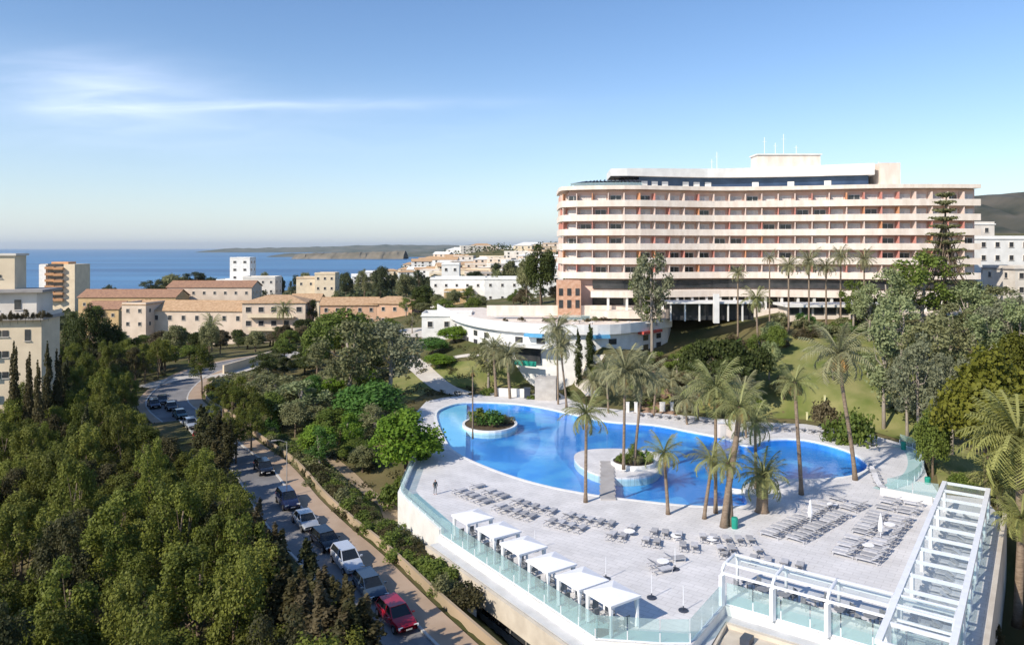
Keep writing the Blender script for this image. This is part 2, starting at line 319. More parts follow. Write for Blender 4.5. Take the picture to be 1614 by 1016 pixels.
CTRL = [(-9,40,-1.5),(-14,62,-1.7),(-30,84,-1.8),(-42,100,-1.6),(-53,124,-1.5),(-76,158,-1.5),(-72,202,-1.5),
 (-25,45,-3),(-60,60,-3),(-60,90,-3),(-90,120,-3),(-110,90,-3),(-120,160,-4),(-60,110,-2),
 (3,45,-5),(-6,62,-5),(-14,80,-5),(20,45,-6),(45,45,-6.5),(62,70,-6),(60,86,-3.5),(-2,52,-4.6),
 (-23,96,-3.2),(-27,114,-2),(-40,140,-2),(-17,104,-2.2),(-17,130,-0.3),(-30,128,-1.5),(-34,103,-2.2),
 (-14,150,3),(-8,157,6.5),(10,136,6),(13,140,7.8),(30,139,4.5),(38,146,5.8),(33,152,5.5),(38,158,7.5),(-3,137,0.8),(-22,160,2.5),(-40,190,0),(48,150,9.5),(22,128,3),
 (15,165,14),(60,155,13.5),(110,150,14),(60,190,14),(120,200,14),(10,200,12),
 (40,116,0.5),(45,128,5),(60,140,10),(75,110,2),(80,130,7),(58,106,0.1),(30,122,0.8),(0,131,0),
 (72,88,-1.5),(100,105,2),(120,140,9),(80,75,-5),(90,88,-2),
 (-80,268,-5),(-170,180,-6),(-150,260,-7),(-200,400,-8),(-60,350,-5),(-120,500,-9),(-300,500,-15),(-500,900,-36),(-300,950,-36),(-120,950,-30),(-600,1500,-60),(-200,1500,-60),(-120,640,-11),
 (-30,300,4),(-53,267,1),(-10,300,7),(-84,900,10),(0,1200,20),(80,1000,18),(-200,700,-12),(0,600,9),(100,500,14),(-60,500,2),
 (-1200,4000,-80),(0,3000,-60),(600,3000,-60),(300,400,22),(500,900,40),(900,2000,40),(-80,1500,5),(60,1500,24),(60,2000,-10)]
def q_(x, y): y = np.maximum(y, 35.0); return np.stack([x/y*2.2, np.log(y)*1.6], -1)
cp = np.array(CTRL, float); Qc = q_(cp[:,0], cp[:,1])
def U_(d): return np.where(d > 1e-9, d*d*np.log(np.maximum(d, 1e-9)), 0)
K = U_(np.linalg.norm(Qc[:,None]-Qc[None], axis=-1)) + np.eye(len(cp))*0.002
Pm = np.c_[np.ones(len(cp)), Qc]; A_ = np.zeros((len(cp)+3,)*2); A_[:-3,:-3] = K; A_[:-3,-3:] = Pm; A_[-3:,:-3] = Pm.T
Wt = np.linalg.solve(A_, np.r_[cp[:,2], 0, 0, 0])
def h_raw(x, y):
    x = np.atleast_1d(np.asarray(x, float)); y = np.atleast_1d(np.asarray(y, float)); Q = q_(x, y)
    z = U_(np.linalg.norm(Q[:,None]-Qc[None], axis=-1)) @ Wt[:-3] + Wt[-3] + Q @ Wt[-2:]
    # the dark hill at the right and the one behind the hotel
    z = np.clip(z, -90, 60)
    return z
FRONT = DECK[:8]
def h_fix(x, y, z):
    # road bed
    best = 1e9; bi = 0
    for i in range(len(ROAD_C)-1):
        d, t = segd(x, y, ROAD_C[i], ROAD_C[i+1])
        if d < best: best = d
    if best < 14 and y < 210:
        k = sm((14-best)/7.0)
        rz = -1.5
        z = z*(1-k) + rz*k
        if best < 5.6: z = min(z, rz-0.06)
    din = pip(x, y, DECK)
    db = polyd(x, y, DECK_BACK, False)
    if din:
        z = min(z, -0.25)
        if polyd(x, y, POOL) < 5 or pip(x, y, POOL): z = min(z, -3.0)
    else:
        if db < 9 and not (x > 62 and y < 84): z = z + (-0.04-z)*sm((9-db)/7.0)
    return z
def axis(lo, a, b, hi, st, g=1.13):
    c = list(np.arange(a, b+1e-6, st)); s = st; v = b
    while v < hi: s *= g; v += s; c.append(v)
    s = st; v = a; pre = []
    while v > lo: s *= g; v -= s; pre.append(v)
    return np.array(pre[::-1] + c)
GXs = axis(-9000, -120, 124, 9000, 2.0); GYs = axis(-60, 30, 216, 9000, 2.0)
GXX, GYY = np.meshgrid(GXs, GYs, indexing='ij')
Zg = h_raw(GXX.ravel(), GYY.ravel()).reshape(GXX.shape)
rng = np.random.default_rng(3)
for i in range(len(GXs)):
    for j in range(len(GYs)):
        if -122 < GXs[i] < 126 and 28 < GYs[j] < 218: Zg[i, j] = h_fix(GXs[i], GYs[j], Zg[i, j])
CBP = [(PX(735,163),163),(PX(840,147),147),(PX(960,146),146),(PX(1050,160),160),(PX(1055,164.5),164.5),(PX(960,164),164),(PX(860,171),171),(PX(762,196),196)]
for i in range(len(GXs)):
    for j in range(len(GYs)):
        if -60 < GXs[i] < 60 and 140 < GYs[j] < 200 and (pip(GXs[i], GYs[j], CBP) or polyd(GXs[i], GYs[j], CBP) < 2.2): Zg[i, j] = min(Zg[i, j], 10.5)
def H(x, y):
    i = min(max(int(np.searchsorted(GXs, x))-1, 0), len(GXs)-2); j = min(max(int(np.searchsorted(GYs, y))-1, 0), len(GYs)-2)
    u = (x-GXs[i])/(GXs[i+1]-GXs[i]); v = (y-GYs[j])/(GYs[j+1]-GYs[j])
    return float(Zg[i,j]*(1-u)*(1-v) + Zg[i+1,j]*u*(1-v) + Zg[i,j+1]*(1-u)*v + Zg[i+1,j+1]*u*v)
def HIT(px, py):      # where the line of sight through a photo point meets the ground
    Y = 30.0
    while Y < 3000:
        x = PX(px, Y); z = ZT(py, Y)
        if z <= H(x, Y): return (x, Y)
        Y += 0.5 if Y < 250 else 3
    return (PX(px, 3000), 3000)

# ---------------------------------------------------------------- ground, sea, far land
nx, ny = len(GXs), len(GYs)
vv = np.stack([GXX, GYY, Zg], -1).reshape(-1, 3)
ii = np.arange(nx*ny).reshape(nx, ny)
ff = np.stack([ii[:-1,:-1], ii[1:,:-1], ii[1:,1:], ii[:-1,1:]], -1).reshape(-1, 4)
me = bpy.data.meshes.new('ground'); me.from_pydata(vv.tolist(), [], ff.tolist()); me.materials.append(MT['scrub']); me.shade_smooth()
tag(link('ground', me), kind='structure')
sea_m = new_mat('sea_water'); nt = sea_m.node_tree; b = nt.nodes['Principled BSDF']
b.inputs['Roughness'].default_value = 0.32; b.inputs['IOR'].default_value = 1.33
tcn = nt.nodes.new('ShaderNodeTexCoord'); mp = nt.nodes.new('ShaderNodeMapping'); mp.inputs['Scale'].default_value = (0.0007, 0.004, 1); nt.links.new(tcn.outputs['Object'], mp.inputs[0])
nz = nt.nodes.new('ShaderNodeTexNoise'); nz.inputs['Scale'].default_value = 1; nz.inputs['Detail'].default_value = 5; nt.links.new(mp.outputs[0], nz.inputs['Vector'])
rp = nt.nodes.new('ShaderNodeMapRange'); rp.inputs[1].default_value = 0.38; rp.inputs[2].default_value = 0.68; nt.links.new(nz.outputs[0], rp.inputs[0])
xm = nt.nodes.new('ShaderNodeMix'); xm.data_type = 'RGBA'; xm.inputs[6].default_value = (0.012, 0.09, 0.23, 1); xm.inputs[7].default_value = (0.07, 0.24, 0.44, 1)
nt.links.new(rp.outputs[0], xm.inputs[0]); nt.links.new(xm.outputs[2], b.inputs['Base Color'])
bn = nt.nodes.new('ShaderNodeTexNoise'); bn.inputs['Scale'].default_value = 0.12; bn.inputs['Detail'].default_value = 6; nt.links.new(tcn.outputs['Object'], bn.inputs['Vector'])
bp = nt.nodes.new('ShaderNodeBump'); bp.inputs['Strength'].default_value = 1.0; bp.inputs['Distance'].default_value = 3.0; nt.links.new(bn.outputs[0], bp.inputs['Height']); nt.links.new(bp.outputs[0], b.inputs['Normal'])
m = MB(); m.face([(-60000, 500, -30), (60000, 500, -30), (60000, 70000, -30), (-60000, 70000, -30)]); tag(m.build('sea', sea_m), kind='structure')
def headland(name, px0, px1, Y, prof, depth, mt):
    n = 60; m = MB(); rr = random.Random(len(name)); vs = []
    for i in range(n+1):
        t = i/n; px = px0 + (px1-px0)*t; k = t*(len(prof)-1); a = int(min(k, len(prof)-2)); py = prof[a] + (prof[a+1]-prof[a])*(k-a)
        z = ZT(py, Y) + rr.uniform(-1, 1)*Y*0.0006; vs.append((PX(px, Y), z))
    rows = [(-0.5, 0.0), (-0.35, 0.45), (-0.12, 0.85), (0, 1.0), (0.2, 0.8), (0.5, 0.0)]
    g = []
    for i, (x, z) in enumerate(vs):
        g.append([len(m.v)+j for j in range(len(rows))])
        for r, k in rows: m.v.append((x + rr.uniform(-1,1)*Y*0.002, Y + r*depth, -32 + (z+32)*k*(1 if k in (0, 1) else rr.uniform(0.85, 1.1))))
    for i in range(n):
        for j in range(len(rows)-1): m.f.append([g[i][j], g[i+1][j], g[i+1][j+1], g[i][j+1]]); m.m.append(0)
    return tag(m.build(name, mt, shade=True), kind='structure')
MT['far_land'] = mat('wooded_headland', (0.07, 0.085, 0.06), (0.16, 0.155, 0.12), 0.95, 0.004, detail=10)
MT['sand'] = mat('low_sandy_shore', (0.16, 0.14, 0.10), (0.26, 0.22, 0.16), 0.95, 0.01, detail=8)
headland('headland', 360, 1000, 11000, [391.5, 390.5, 389, 387, 385.5, 386.5, 386, 388, 389, 390, 391], 2500, MT['far_land'])
headland('headland', 450, 930, 5200, [399.5, 398.5, 397.5, 397, 396, 395, 394.5, 395, 396, 397], 900, MT['far_land'])
MT['hill'] = mat('dark_scrub_hill', (0.035, 0.042, 0.03), (0.12, 0.105, 0.08), 0.95, 0.012, detail=10)
headland('hill', 1240, 2300, 1500, [400, 360, 330, 312, 304, 298, 285, 270, 265, 280, 300, 330, 395], 1100, MT['hill'])
headland('sand_spit', 470, 640, 4000, [400, 398.6, 398, 397.6, 397, 396, 395], 260, MT['sand'])

hm = new_mat('thin_sea_air'); nt = hm.node_tree; nt.nodes.remove(nt.nodes['Principled BSDF']); pv = nt.nodes.new('ShaderNodeVolumePrincipled')
pv.inputs['Color'].default_value = (0.86, 0.94, 1.0, 1); pv.inputs['Density'].default_value = 2.6e-5; pv.inputs['Anisotropy'].default_value = 0.2; nt.links.new(pv.outputs[0], nt.nodes['Material Output'].inputs['Volume'])
m = MB(); m.box((0, 34990, 125), (130000, 70300, 650)); tag(m.build('haze', hm), kind='stuff')
# draped sheets
def drape(poly, lift, name, mt, kind='structure', parent=None, thick=0.0):
    bm = bmesh.new(); vs = [bm.verts.new((x, y, 0)) for x, y in poly]; bm.faces.new(vs)
    bmesh.ops.triangulate(bm, faces=list(bm.faces))
    xs = [p[0] for p in poly]; ys = [p[1] for p in poly]
    for g in GXs[(GXs > min(xs)) & (GXs < max(xs))]: bmesh.ops.bisect_plane(bm, geom=bm.verts[:]+bm.edges[:]+bm.faces[:], plane_co=(g,0,0), plane_no=(1,0,0))
    for g in GYs[(GYs > min(ys)) & (GYs < max(ys))]: bmesh.ops.bisect_plane(bm, geom=bm.verts[:]+bm.edges[:]+bm.faces[:], plane_co=(0,g,0), plane_no=(0,1,0))
    for v in bm.verts: v.co.z = H(v.co.x, v.co.y) + lift
    bmesh.ops.recalc_face_normals(bm, faces=bm.faces)
    if bm.faces and bm.faces[0].normal.z < 0: bmesh.ops.reverse_faces(bm, faces=bm.faces)
    me = bpy.data.meshes.new(name); bm.to_mesh(me); bm.free(); me.materials.append(mt); me.shade_smooth()
    return tag(link(name, me, parent), kind=kind)
def band(line, t0, t1): return offset(line, t0) + offset(line, t1)[::-1]
def flat(poly, z, name, mt):
    m = MB(); m.face([(x, y, z) for x, y in poly]); bm = bmesh.new(); me = m.mesh(name, mt); bm.from_mesh(me)
    bmesh.ops.triangulate(bm, faces=list(bm.faces)); bmesh.ops.recalc_face_normals(bm, faces=bm.faces)
    for f in bm.faces:
        if f.normal.z < 0: f.normal_flip()
    bm.to_mesh(me); bm.free(); return tag(link(name, me), kind='structure')
def ribbon(name, line, t0, t1, z0, z1, mt):
    m = MB(); m.strip(line, z0, z1, t0, t1); return tag(m.build(name, mt), kind='structure')
NR = [p for p in ROAD_C]
ks = next(i for i, p in enumerate(NR) if p[1] > 124)
NEAR, FAR_ = NR[:ks+1], NR[ks:]
ribbon('road', NR, -3.6, 0.8, -2.2, -1.50, MT['asphalt'])
ribbon('road', FAR_, 0.8, 3.4, -2.2, -1.50, MT['asphalt'])
ribbon('kerb', NEAR, 0.8, 1.02, -2.2, -1.38, MT['kerb'])
ribbon('kerb', NR, -3.85, -3.6, -2.2, -1.38, MT['kerb'])
ribbon('pavement', NR, -6.3, -3.85, -2.2, -1.40, MT['pavement'])
ribbon('kerb', FAR_, 3.4, 3.65, -2.2, -1.38, MT['kerb'])
ribbon('pavement', FAR_, 3.65, 5.0, -2.2, -1.40, MT['pavement'])
LAWN = [
 [(652,588),(680,594),(700,606),(672,620),(640,636),(606,640),(600,606)],
 [(682,580),(700,574),(745,568),(800,575),(838,590),(838,604),(778,612),(728,612),(690,606),(676,594)],
 [(918,588),(950,576),(985,572),(1000,606),(985,612),(925,608)],
]
for k, q in enumerate(LAWN): drape(smooth([HIT(*p) for p in q], 4, True), 0.10, 'lawn', MT['lawn'])
drape([HIT(*p) for p in [(1010,640),(1060,600),(1090,560),(1160,545),(1210,536),(1300,528),(1400,530),(1450,560),(1500,640),(1500,700),(1462,712),(1420,694),(1370,680),(1320,671),(1270,663),(1180,659),(1090,650),(1030,646)]], 0.10, 'lawn', MT['lawn'])
drape([HIT(*p) for p in [(1470,742),(1462,716),(1500,700),(1570,730),(1590,790),(1555,782),(1485,774)]], 0.10, 'lawn', MT['lawn'])
drape([HIT(*p) for p in [(430,690),(470,690),(560,770),(600,800),(612,850),(560,800),(470,730)]], 0.08, 'lawn', MT['lawn'])
drape(band(smooth([HIT(*p) for p in [(640,566),(662,582),(682,600),(705,616),(738,622)]], 5), -1.9, 1.9), 0.16, 'path', MT['path'])
drape(band(smooth([HIT(*p) for p in [(662,582),(700,568),(760,560)]], 5), -0.7, 0.7), 0.15, 'path', MT['path'])
drape(band(smooth([HIT(*p) for p in [(950,566),(924,580),(912,596),(922,612),(936,630)]], 5), -0.8, 0.8), 0.16, 'path', MT['path'])
drape(band(smooth([HIT(*p) for p in [(515,720),(545,745),(575,775),(610,800),(640,835)]], 5), -0.9, 0.9), 0.15, 'path', MT['tan'])
drape([HIT(*p) for p in [(590,780),(622,790),(640,850),(615,840)]], 0.14, 'earth_bank', MT['tan'])
# tan ground right of the pool building, wide flat yard
flat([(46,38),(96,38),(92,80),(74,86),(58,80),(FR[0]+2.2,FR[1]-1)], -4.3, 'yard', MT['tan'])

# ---------------------------------------------------------------- pool deck and pool
def tile_mat():
    m = new_mat('deck_paving'); nt = m.node_tree; b = nt.nodes['Principled BSDF']; b.inputs['Roughness'].default_value = 0.6
    tc = nt.nodes.new('ShaderNodeTexCoord'); mp = nt.nodes.new('ShaderNodeMapping'); mp.inputs['Rotation'].default_value = (0, 0, radians(36)); nt.links.new(tc.outputs['Object'], mp.inputs[0])
    br = nt.nodes.new('ShaderNodeTexBrick'); br.inputs['Scale'].default_value = 1.0; br.inputs['Brick Width'].default_value = 1.2; br.inputs['Row Height'].default_value = 0.6
    br.inputs['Mortar Size'].default_value = 0.025; br.inputs['Color1'].default_value = (0.70, 0.685, 0.68, 1); br.inputs['Color2'].default_value = (0.76, 0.74, 0.735, 1); br.inputs['Mortar'].default_value = (0.56, 0.54, 0.53, 1)
    nt.links.new(mp.outputs[0], br.inputs['Vector'])
    n = nt.nodes.new('ShaderNodeTexNoise'); n.inputs['Scale'].default_value = 0.35; n.inputs['Detail'].default_value = 8; nt.links.new(tc.outputs['Object'], n.inputs['Vector'])
    r = nt.nodes.new('ShaderNodeMapRange'); r.inputs[1].default_value = 0.35; r.inputs[2].default_value = 0.7; r.inputs[3].default_value = 1.0; r.inputs[4].default_value = 0.82; nt.links.new(n.outputs[0], r.inputs[0])
    x = nt.nodes.new('ShaderNodeMix'); x.data_type = 'RGBA'; x.blend_type = 'MULTIPLY'; x.inputs[0].default_value = 1; nt.links.new(br.outputs[0], x.inputs[6]); nt.links.new(r.outputs[0], x.inputs[7])
    nt.links.new(x.outputs[2], b.inputs['Base Color']); return m
MT['deck'] = tile_mat()
def fill_ring(outer, holes, z, name, mt):
    bm = bmesh.new(); es = []
    for lp in [outer]+holes:
        vs = [bm.verts.new((x, y, z)) for x, y in lp]; es += [bm.edges.new((vs[i], vs[(i+1) % len(vs)])) for i in range(len(vs))]
    bmesh.ops.triangle_fill(bm, edges=es, use_beauty=True, use_dissolve=False)
    for f in bm.faces:
        if f.normal.z < 0: f.normal_flip()
    me = bpy.data.meshes.new(name); bm.to_mesh(me); bm.free()
    for q in (mt if isinstance(mt, list) else [mt]): me.materials.append(q)
    return me
me = fill_ring(DECK, [POOL], 0.0, 'pool_deck', MT['deck'])
tag(link('pool_deck', me), kind='structure')
m = MB(); m.strip(POOL + [POOL[0]], -0.18, 0.035, -0.02, 0.45); 
area = sum(POOL[k][0]*POOL[(k+1) % len(POOL)][1] - POOL[(k+1) % len(POOL)][0]*POOL[k][1] for k in range(len(POOL)))
MT['coping'] = mat('pool_coping', (0.80, 0.80, 0.78), (0.72, 0.72, 0.70), 0.5, 1.0)
tag(m.build('pool_coping', MT['coping']), kind='structure')
def ctr(poly): return (sum(p[0] for p in poly)/len(poly), sum(p[1] for p in poly)/len(poly))
pool_m = new_mat('blue_pool_mosaic'); nt = pool_m.node_tree; b = nt.nodes['Principled BSDF']; b.inputs['Roughness'].default_value = 0.4
tcn = nt.nodes.new('ShaderNodeTexCoord'); nz = nt.nodes.new('ShaderNodeTexNoise'); nz.inputs['Scale'].default_value = 0.16; nz.inputs['Detail'].default_value = 3; nt.links.new(tcn.outputs['Object'], nz.inputs['Vector'])
rp = nt.nodes.new('ShaderNodeMapRange'); rp.inputs[1].default_value = 0.5; rp.inputs[2].default_value = 0.62; nt.links.new(nz.outputs[0], rp.inputs[0])
xm = nt.nodes.new('ShaderNodeMix'); xm.data_type = 'RGBA'; xm.inputs[6].default_value = (0.04, 0.25, 0.66, 1); xm.inputs[7].default_value = (0.13, 0.42, 0.78, 1)
nt.links.new(rp.outputs[0], xm.inputs[0]); nt.links.new(xm.outputs[2], b.inputs['Base Color'])
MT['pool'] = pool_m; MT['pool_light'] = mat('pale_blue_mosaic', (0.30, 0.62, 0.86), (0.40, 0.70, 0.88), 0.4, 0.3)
m = MB(); m.face([(x, y, -1.0) for x, y in POOL]); m.strip(POOL+[POOL[0]], -1.0, -0.02, 0.0, 0.2)
me = m.mesh('pool_basin', MT['pool']); bm = bmesh.new(); bm.from_mesh(me); bmesh.ops.triangulate(bm, faces=[f for f in bm.faces if len(f.verts) > 4]); bm.to_mesh(me); bm.free()
tag(link('pool_basin', me), kind='structure')
# shallow beach end with pale mosaic: the part of the basin left of a line across the pool
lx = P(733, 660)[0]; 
def clip_left(poly, a, b):
    o = []; n = len(poly); s = lambda p: (b[0]-a[0])*(p[1]-a[1]) - (b[1]-a[1])*(p[0]-a[0])
    for i in range(n):
        p, q = poly[i], poly[(i+1) % n]; sp, sq = s(p), s(q)
        if sp >= 0: o.append(p)
        if sp*sq < 0: t = sp/(sp-sq); o.append((p[0]+(q[0]-p[0])*t, p[1]+(q[1]-p[1])*t))
    return o
sh = clip_left(POOL, P(733, 735), P(736, 625)); m = MB(); m.prism(sh, -0.98, -0.35); tag(m.build('pool_pale_area', MT['pool_light']), kind='structure')
st2 = clip_left(clip_left(POOL, P(880, 800), P(850, 625)), P(850, 625), P(832, 800)) if False else None
wm = new_mat('pool_water'); nt = wm.node_tree; nd = nt.nodes; lk = nt.links; nd.remove(nd['Principled BSDF'])
gl = nd.new('ShaderNodeBsdfGlossy'); gl.inputs['Roughness'].default_value = 0.06; gl.inputs['Color'].default_value = (0.9, 0.95, 1, 1)
tr = nd.new('ShaderNodeBsdfTransparent'); tr.inputs[0].default_value = (0.72, 0.93, 1.0, 1)
fr = nd.new('ShaderNodeFresnel'); fr.inputs[0].default_value = 1.33
tcn = nd.new('ShaderNodeTexCoord'); wn = nd.new('ShaderNodeTexNoise'); wn.inputs['Scale'].default_value = 1.1; wn.inputs['Detail'].default_value = 4; wn.inputs['Distortion'].default_value = 0.8
bp = nd.new('ShaderNodeBump'); bp.inputs['Strength'].default_value = 0.25; bp.inputs['Distance'].default_value = 0.05
lk.new(tcn.outputs['Object'], wn.inputs['Vector']); lk.new(wn.outputs[0], bp.inputs['Height']); lk.new(bp.outputs[0], gl.inputs['Normal']); lk.new(bp.outputs[0], fr.inputs['Normal'])
mx = nd.new('ShaderNodeMixShader'); gm = nd.new('ShaderNodeNewGeometry'); sb = nd.new('ShaderNodeMath'); sb.operation = 'SUBTRACT'; sb.inputs[0].default_value = 1.0; lk.new(gm.outputs['Backfacing'], sb.inputs[1]); ml = nd.new('ShaderNodeMath'); ml.operation = 'MULTIPLY'; lk.new(sb.outputs[0], ml.inputs[0]); lk.new(fr.outputs[0], ml.inputs[1]); lk.new(ml.outputs[0], mx.inputs[0]); lk.new(tr.outputs[0], mx.inputs[1]); lk.new(gl.outputs[0], mx.inputs[2]); lk.new(mx.outputs[0], nd['Material Output'].inputs[0])
flat(POOL, -0.14, 'pool_water', wm)
MT['pool_mid'] = mat('mid_blue_floor', (0.16, 0.46, 0.80), (0.08, 0.33, 0.76), 0.4, 0.35, detail=3)  # paler blue for two flat patches lying just above the pool floor
flat(smooth([P(*p) for p in [(846,652),(884,655),(874,676),(880,705),(908,738),(915,766),(868,756),(815,738),(838,712),(852,684)]], 4, True), -0.985, 'pool_pale_area', MT['pool_mid'])
flat(smooth([P(*p) for p in [(1050,772),(1075,770),(1090,790),(1040,788),(1000,782),(1020,774)]], 4, True), -0.985, 'pool_pale_area', MT['pool_mid'])
def ell(c, a, b, n=28, rot=0.0): return [(c[0]+a*cos(t)*cos(rot)-b*sin(t)*sin(rot), c[1]+a*cos(t)*sin(rot)+b*sin(t)*cos(rot)) for t in [2*pi*k/n for k in range(n)]]
MT['soil'] = mat('planter_soil', (0.07, 0.05, 0.03), (0.11, 0.08, 0.05), 0.95, 2)
# planted island 1
c1 = P(772, 668); i1 = ell(c1, 4.4, 5.2)
r = empty('planter_island', (c1[0], c1[1], 0), 'round planted island with white rim at the left end of the pool', 'planter')
m = MB(); m.strip(i1+[i1[0]], -0.99, 0.16, 0, 0.4); m.build('rim', MT['coping'], r); m = MB(); m.prism(offset(i1+[i1[0]], 0.35)[:-1], -1.5, 0.05); m.build('soil', MT['soil'], r)
# paved island 2 + planter
i2 = smooth([P(*p) for p in [(905,718),(925,709),(975,707),(1030,712),(1045,722),(1035,745),(1000,753),(950,750),(915,735)]], 4, True)
m = MB(); m.prism(i2, -0.98, 0.06); tag(m.build('pool_island', MT['deck']), kind='structure')
c2 = P(998, 733); i3 = ell(c2, 2.9, 2.6)
r = empty('planter_bed', (c2[0], c2[1], 0), 'raised oval planter with stone rim on the paved pool island', 'planter')
m = MB(); m.strip(i3+[i3[0]], 0.0, 0.62, 0, 0.3); m.build('rim', MT['coping'], r); m = MB(); m.prism(offset(i3+[i3[0]], 0.28)[:-1], 0.0, 0.5); m.build('soil', MT['soil'], r)
a, b_ = P(957, 728), P(957, 786)
MT['stone_walk'] = mat('stone_slabs', (0.42, 0.40, 0.39), (0.34, 0.32, 0.31), 0.85, 0.6)
r = empty('footbridge', (a[0], (a[1]+b_[1])/2, 0), 'grey stone footbridge from the deck to the paved pool island', 'footbridge')
n = 9
for k in range(n):
    y0 = b_[1]-0.4 + (a[1]-b_[1]+0.4)*k/n; y1 = b_[1]-0.4 + (a[1]-b_[1]+0.4)*(k+1)/n - 0.05; xx = a[0] + (b_[0]-a[0])*(1-(k+.5)/n)
    m = MB(); m.box((xx, (y0+y1)/2, 0.09 + 0.01*(k % 2)), (1.7, y1-y0, 0.2)); m.build('stone_slab', MT['stone_walk'], r)
# small white islet near the stout palm
i4 = smooth([P(*p) for p in [(1160,768),(1190,764),(1215,772),(1205,790),(1180,786)]], 4, True)
# low divider between the basins
# ---------------------------------------------------------------- plants
def leaf_mesh(name, centers, radii, counts, size, seed, up=0.25, rnd=0.7, squash=1.0, aspect=1.0, shell=0.55, mats=None, extra=None):
    """quads scattered through puffs; 'leaf' holds each leaf's own tone (a colour of the leaf itself)"""
    g = np.random.default_rng(seed); Vs = []; Tn = []
    for c, r, n in zip(centers, radii, counts):
        d = g.normal(size=(n, 3)); d /= np.linalg.norm(d, axis=1)[:, None]; d[:, 2] = np.where(d[:, 2] < -0.55, -d[:, 2], d[:, 2])
        rr = (shell + (1-shell)*g.random(n)**0.6) * (1 + 0.16*g.normal(size=n)); rr = np.clip(rr, 0.1, 1.35)
        r3 = np.array([r, r, r*squash]) if np.isscalar(r) else np.array(r)
        p = np.array(c) + d*rr[:, None]*r3
        nn = d + np.array([0, 0, up]) + g.normal(size=(n, 3))*rnd; nn /= np.linalg.norm(nn, axis=1)[:, None]
        t = np.cross(nn, g.normal(size=(n, 3))); t /= np.linalg.norm(t, axis=1)[:, None]; b = np.cross(nn, t)
        s = size*(0.6+0.8*g.random(n))[:, None]*0.5
        Vs.append(np.stack([p - t*s*aspect - b*s*0.25, p + b*s*-1.0 + t*s*0.2, p + t*s*aspect + b*s*0.3, p + b*s + t*s*-0.15], 1).reshape(-1, 3))
        base = g.random()*0.5
        Tn.append(np.clip(base + 0.5*g.random(n), 0, 1))
    V = np.concatenate(Vs); T = np.concatenate(Tn); n = len(T)
    me = bpy.data.meshes.new(name); me.vertices.add(n*4); me.vertices.foreach_set('co', V.ravel()); me.loops.add(n*4); me.loops.foreach_set('vertex_index', np.arange(n*4, dtype=np.int32))
    me.polygons.add(n); me.polygons.foreach_set('loop_start', np.arange(0, n*4, 4, dtype=np.int32))
    try: me.polygons.foreach_set('loop_total', np.full(n, 4, dtype=np.int32))
    except Exception: pass
    at = me.attributes.new('leaf', 'FLOAT', 'FACE'); at.data.foreach_set('value', T.astype(np.float32))
    me.materials.append(mats or LM['pine']); me.update(calc_edges=True); return me

def wood_mesh(name, h, r0, limbs, lean=(0, 0), mt='trunk', seed=0, top=0.8):
    rr = random.Random(seed); m = MB(); pts = []
    for k in range(6):
        t = k/5; pts.append((lean[0]*t*t + rr.uniform(-1,1)*0.02*h*t, lean[1]*t*t + rr.uniform(-1,1)*0.02*h*t, -0.5 + (h*top+0.5)*t))
    m.tube(pts, [r0*(1.25-0.85*k/5) for k in range(6)], 8)
    for (x, y, z) in limbs:
        t = rr.uniform(0.4, 0.85); k = t*5; a = int(k); a = min(a, 4); p = [pts[a][j] + (pts[a+1][j]-pts[a][j])*(k-a) for j in range(3)]
        mid = [(p[0]+x)/2 + rr.uniform(-.2,.2), (p[1]+y)/2 + rr.uniform(-.2,.2), (p[2]+z)/2 - 0.05*h]
        m.tube([p, mid, (x, y, z)], [r0*0.45, r0*0.28, r0*0.1], 5, cap=False)
    me = m.mesh(name, MT[mt]); me.shade_smooth(); return me

